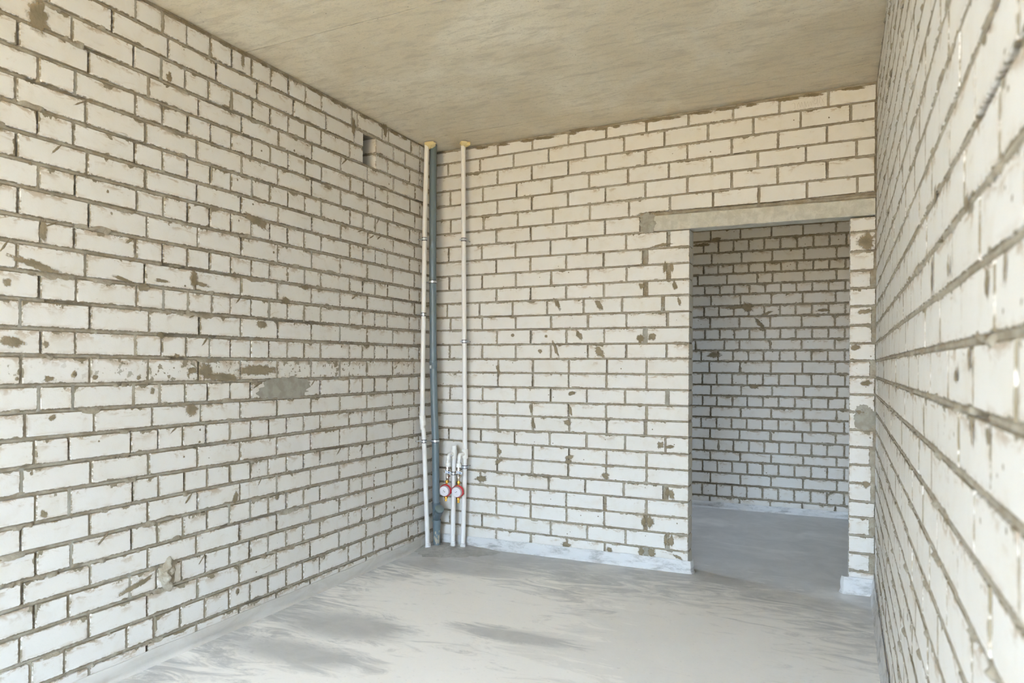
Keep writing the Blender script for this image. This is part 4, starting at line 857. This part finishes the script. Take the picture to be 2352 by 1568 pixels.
# pipe clamps
def clamp(c, r, stud_to, label, ear=(1, 0, 0), group=None):
    c = V(c); t_ = thing('pipe_clamp', label, 'clamp', tuple(c), group)
    def band(r0, r1, hh, mat, name, n=30):
        m = MB(); vs_ = []
        for i in range(n):
            an = 2 * math.pi * i / n
            for r_, z in ((r0, -hh), (r1, -hh), (r1, hh), (r0, hh)): vs_.append((c.x + math.cos(an) * r_, c.y + math.sin(an) * r_, c.z + z))
        fs = [(i * 4 + k, ((i + 1) % n) * 4 + k, ((i + 1) % n) * 4 + (k + 1) % 4, i * 4 + (k + 1) % 4) for i in range(n) for k in range(4)]
        m.add(vs_, fs, False); return m.build(name, mat, t_)
    band(r + .0002, r + .0028, .0115, M_RUB, 'rubber_liner'); band(r + .0024, r + .0046, .0072, M_STEEL, 'band')
    e_ = V(ear).normalized(); s_ = V((-e_.y, e_.x, 0))
    for sg in (1, -1):
        m = MB(); p = c + e_ * sg * (r + .0035)
        for q_ in (-.0035, .0035):
            a = p + s_ * q_; m.tube([a - V((0, 0, .0065)) + e_ * sg * .004, a + V((0, 0, .0065)) + e_ * sg * .004], .0012, 4)
            vs_ = []
            for du_ in (0, .011 * sg):
                for dz in (-.0068, .0068):
                    for ds in (-.001, .001): vs_.append(tuple(a + e_ * du_ + V((0, 0, dz)) + s_ * ds))
            m.add(vs_, [(0, 1, 3, 2), (4, 6, 7, 5), (0, 4, 5, 1), (2, 3, 7, 6), (0, 2, 6, 4), (1, 5, 7, 3)])
        m.build('ear', M_STEEL, t_)
        m = MB(); q0 = p + e_ * sg * .0065; m.tube([q0 - s_ * .008, q0 + s_ * .006], .0019, 8); m.lathe(q0 - s_ * .0065, -s_, [(0, .0042), (.003, .0042), (.0038, .003)], 6, True); m.build('screw', M_STEEL, t_)
    d_ = V(stud_to) - c; L_ = d_.length; dn = d_.normalized(); m = MB(); m.tube([c + dn * (r + .003), V(stud_to) + dn * .01], .0030, 10)
    m.lathe(c + dn * (r + .0035), dn, [(0, .0062), (.006, .0062)], 6, True); m.build('stud', M_STEEL, t_)
    if L_ > .02:
        m = MB(); m.lathe(V(stud_to) - dn * .0015, dn, [(0, .0045), (.004, .0045)], 12); m.build('wall_plug', M_INK, t_)
    return t_
G = 'clamps holding the pipes in the corner'
clamp((.0470, -.2395, 2.113), RP, (0, -.243, 2.113), 'upper steel clamp on the bowed white pipe nearest the left wall', (.9, -.42, 0), G)
clamp((.0490, -.2500, 1.591), RP, (0, -.262, 1.591), 'middle steel clamp on the bowed white pipe nearest the left wall', (.9, -.42, 0), G)
clamp((.0488, -.2358, .715), RP, (0, -.262, .715), 'lowest steel clamp on the bowed white pipe, beside the one on the grey pipe', (.9, -.42, 0), G)
clamp((.0620, -.1502, 1.826), .0250, (0, -.152, 1.826), 'upper steel clamp on the blue-grey drain pipe', (.9, -.42, 0), G)
clamp((.0720, -.1203, .708), .0252, (0, -.155, .708), 'lower steel clamp on the blue-grey drain pipe', (.9, -.42, 0), G)
clamp((.2748, -.0915, 2.118), RP, (.2748, 0, 2.118), 'topmost steel clamp on the right-hand white riser', (1, 0, 0), G)
clamp((.2812, -.0865, 1.408), RP, (.2812, 0, 1.408), 'middle steel clamp on the right-hand white riser', (1, 0, 0), G)
clamp((.2860, -.0800, .532), RP, (.2860, 0, .532), 'lowest steel clamp on the right-hand white riser, just above the valve levers', (1, 0, 0), G)
clamp((.2040, -.0900, .484), RP, (.2040, 0, .484), 'steel clamp on the short capped pipe, behind the left valve lever', (1, 0, 0), G)

# valves and meters
def valve(x, y, z, label, lever_z=0.0):
    t_ = thing('ball_valve', label, 'valve', (x, y, z), 'ball valves above the water meters')
    m = MB(); m.lathe((x, y, z + .046), (0, 0, -1), [(0, .0095), (.006, .0095), (.006, .0135), (.018, .0135), (.020, .0118), (.030, .0145), (.042, .0150), (.050, .0125), (.058, .0115), (.060, .0105), (.095, .0100)], 8, True)
    m.lathe((x, y, z - .040), (0, 0, -1), [(0, .0110), (.010, .0112), (.012, .0098), (.018, .0098)], 20); m.build('valve_body', M_NICKEL, t_)
    ax = V((.62, -.45, -.62)).normalized(); m = MB(); m.lathe(V((x, y, z - .008)), ax, [(.006, .0075), (.022, .0088), (.024, .0108), (.033, .0108), (.034, .009)], 8, True); m.build('strainer_plug', M_NICKEL, t_)
    fr = V((-.35, -.94, 0)).normalized(); st = V((x, y, z + .004)) + fr * .012
    m = MB(); m.lathe(st - fr * .002, fr, [(0, .0070), (.010, .0066), (.012, .0085), (.018, .0085), (.019, .006)], 6, True); m.build('stem_nut', M_NICKEL, t_)
    # lever: a flat bent bar in a white plastic grip, pointing right
    dx = V((.97, -.24, -.05)).normalized(); upv = V((0, 0, 1)); nrm = dx.cross(upv).normalized(); m = MB(); base = st + fr * .014; prof = [(.002, .0095), (.008, .0108), (.022, .0094), (.044, .0096), (.056, .0082), (.060, .0045)]
    vs_ = []
    for a_, w_ in prof:
        for s1, s2 in ((-1, -1), (1, -1), (1, 1), (-1, 1)): vs_.append(tuple(base + dx * a_ + upv * w_ * s1 * .92 - nrm * (-.0022) * s2))
    k_ = len(prof); fs = [(i * 4 + j, i * 4 + (j + 1) % 4, (i + 1) * 4 + (j + 1) % 4, (i + 1) * 4 + j) for i in range(k_ - 1) for j in range(4)] + [(3, 2, 1, 0), tuple((k_ - 1) * 4 + j for j in range(4))]
    m.add(vs_, fs); lv = m.build('lever', M_HANDLE, t_); lv['label'] = 'white lever grip with a small blue mark'
    m = MB(); front = nrm if nrm.y < 0 else -nrm; c_ = base + dx * .042 + front * .0024; m.lathe(c_, front, [(0, .0050), (.0006, .0048)], 18); m.build('blue_mark', M_BLUE, lv)
    m = MB(); c_ = base + dx * .022 + front * .0024; m.tube(circ(c_, front, .0050, 20), .0004, 4, False); m.tube([c_ - upv * .002, c_ + upv * .003], .0006, 4); m.build('print', M_LINK, lv)
    return t_
valve(.182, -.14, .499, 'nickel ball valve with white lever above the left water meter')
valve(.264, -.13, .500, 'nickel ball valve with white lever above the right water meter')
def meter(c, axis, label, top, bot, roll=0.6):
    """c: centre of the body; axis: the way the dial faces"""
    c = V(c); ax = V(axis).normalized(); t_ = thing('water_meter', label, 'water meter', tuple(c), 'red and white water meters'); K = 1.22
    tp, bt = V(top), V(bot)
    m = MB(); m.lathe(c - ax * .020, ax, [(0, .012), (0, .020), (.006, .030), (.012, .034), (.018, .036)], 32); m.build('brass_housing', M_BRASS, t_)
    m = MB(); m.lathe(c - ax * .003, ax, [(0, .0400), (0, .0425), (.004, .0438), (.014, .0432), (.018, .0395)], 40)
    e_ = ax.cross(V((0, 0, 1))).normalized(); e_ = e_ if e_.x > 0 else -e_; h_ = V((.0, 0, -.35)) + e_
    h_ = h_.normalized(); m.lathe(c + ax * .001 + h_ * .038, h_, [(0, .0085), (.0075, .0075), (.0085, .005)], 10)
    m.build('red_ring', M_RED, t_)
    m = MB(); m.lathe(c + ax * .012, ax, [(0, .0390), (.016, .0362), (.019, .0345)], 40); m.build('clear_rim', M_DIALC, t_)
    m = MB(); m.lathe(c + ax * .029, ax, [(0, .0338), (.0028, .0332), (.0034, .0322)], 40); dl = m.build('dial', M_DIAL, t_)
    r_ = ax.cross(V((0, 0, 1))).normalized(); u_ = r_.cross(ax); ca, sa = math.cos(roll), math.sin(roll); R1 = r_ * ca + u_ * sa; U1 = u_ * ca - r_ * sa; o_ = c + ax * .0326
    m = MB()
    def bar(x0, y0, x1, y1, w): m.tube([o_ + R1 * x0 + U1 * y0, o_ + R1 * x1 + U1 * y1], w, 4)
    for y_, a, b in ((.014, -.010, .012), (.0105, -.014, .014), (.007, -.014, .010), (-.004, -.012, .004), (-.014, -.008, .009)): bar(a, y_, b, y_, .00035)
    m.tube(circ(o_, ax, .0265, 40), .0003, 4, False); m.build('printed_lines', M_LINK, dl)
    m = MB()
    for i in range(5): m.add([tuple(o_ + R1 * (a) + U1 * b + ax * .0004) for a, b in ((-.010 + i * .0042, -.001), (-.0068 + i * .0042, -.001), (-.0068 + i * .0042, .0036), (-.010 + i * .0042, .0036))], [(0, 1, 2, 3)])
    m.lathe(o_ + U1 * -.009 + R1 * .003, ax, [(0, .0016), (.0005, .0015)], 8); m.lathe(o_ + U1 * -.016 - R1 * .004, ax, [(0, .0011), (.0005, .001)], 8); m.build('counter', M_INK, dl)
    d_ = (bt - tp).normalized()
    for nm, p, s_, L_ in (('upper_nut', tp, -1, 0), ('lower_nut', bt, 1, 1)):
        m = MB(); q_ = c + d_ * s_ * .038; m.tube([c + d_ * s_ * .034, p + (q_ - p).normalized() * .006], .0075, 14)
        m.lathe(p - d_ * s_ * .007, d_ * s_, [(0, .0100), (.0, .0125), (.002, .0138), (.012, .0138), (.014, .0120), (.014, .0088), (.026 if L_ else .020, .0088)] + ([(.026, .0098), (.034, .0098), (.035, .007)] if L_ else []), 6 if False else 8, True)
        m.build(nm, M_BRASS, t_)
    return t_
meter((.170, -.14, .3705), (.07, -.99, -.10), 'left red and white water meter with brass nuts, beside the grey drain pipe', (.179, -.14, .431), (.172, -.14, .322), .75)
meter((.2605, -.13, .3690), (.07, -.99, -.10), 'right red and white water meter with brass nuts, in front of the right-hand riser', (.265, -.13, .430), (.2635, -.13, .316), -.5)
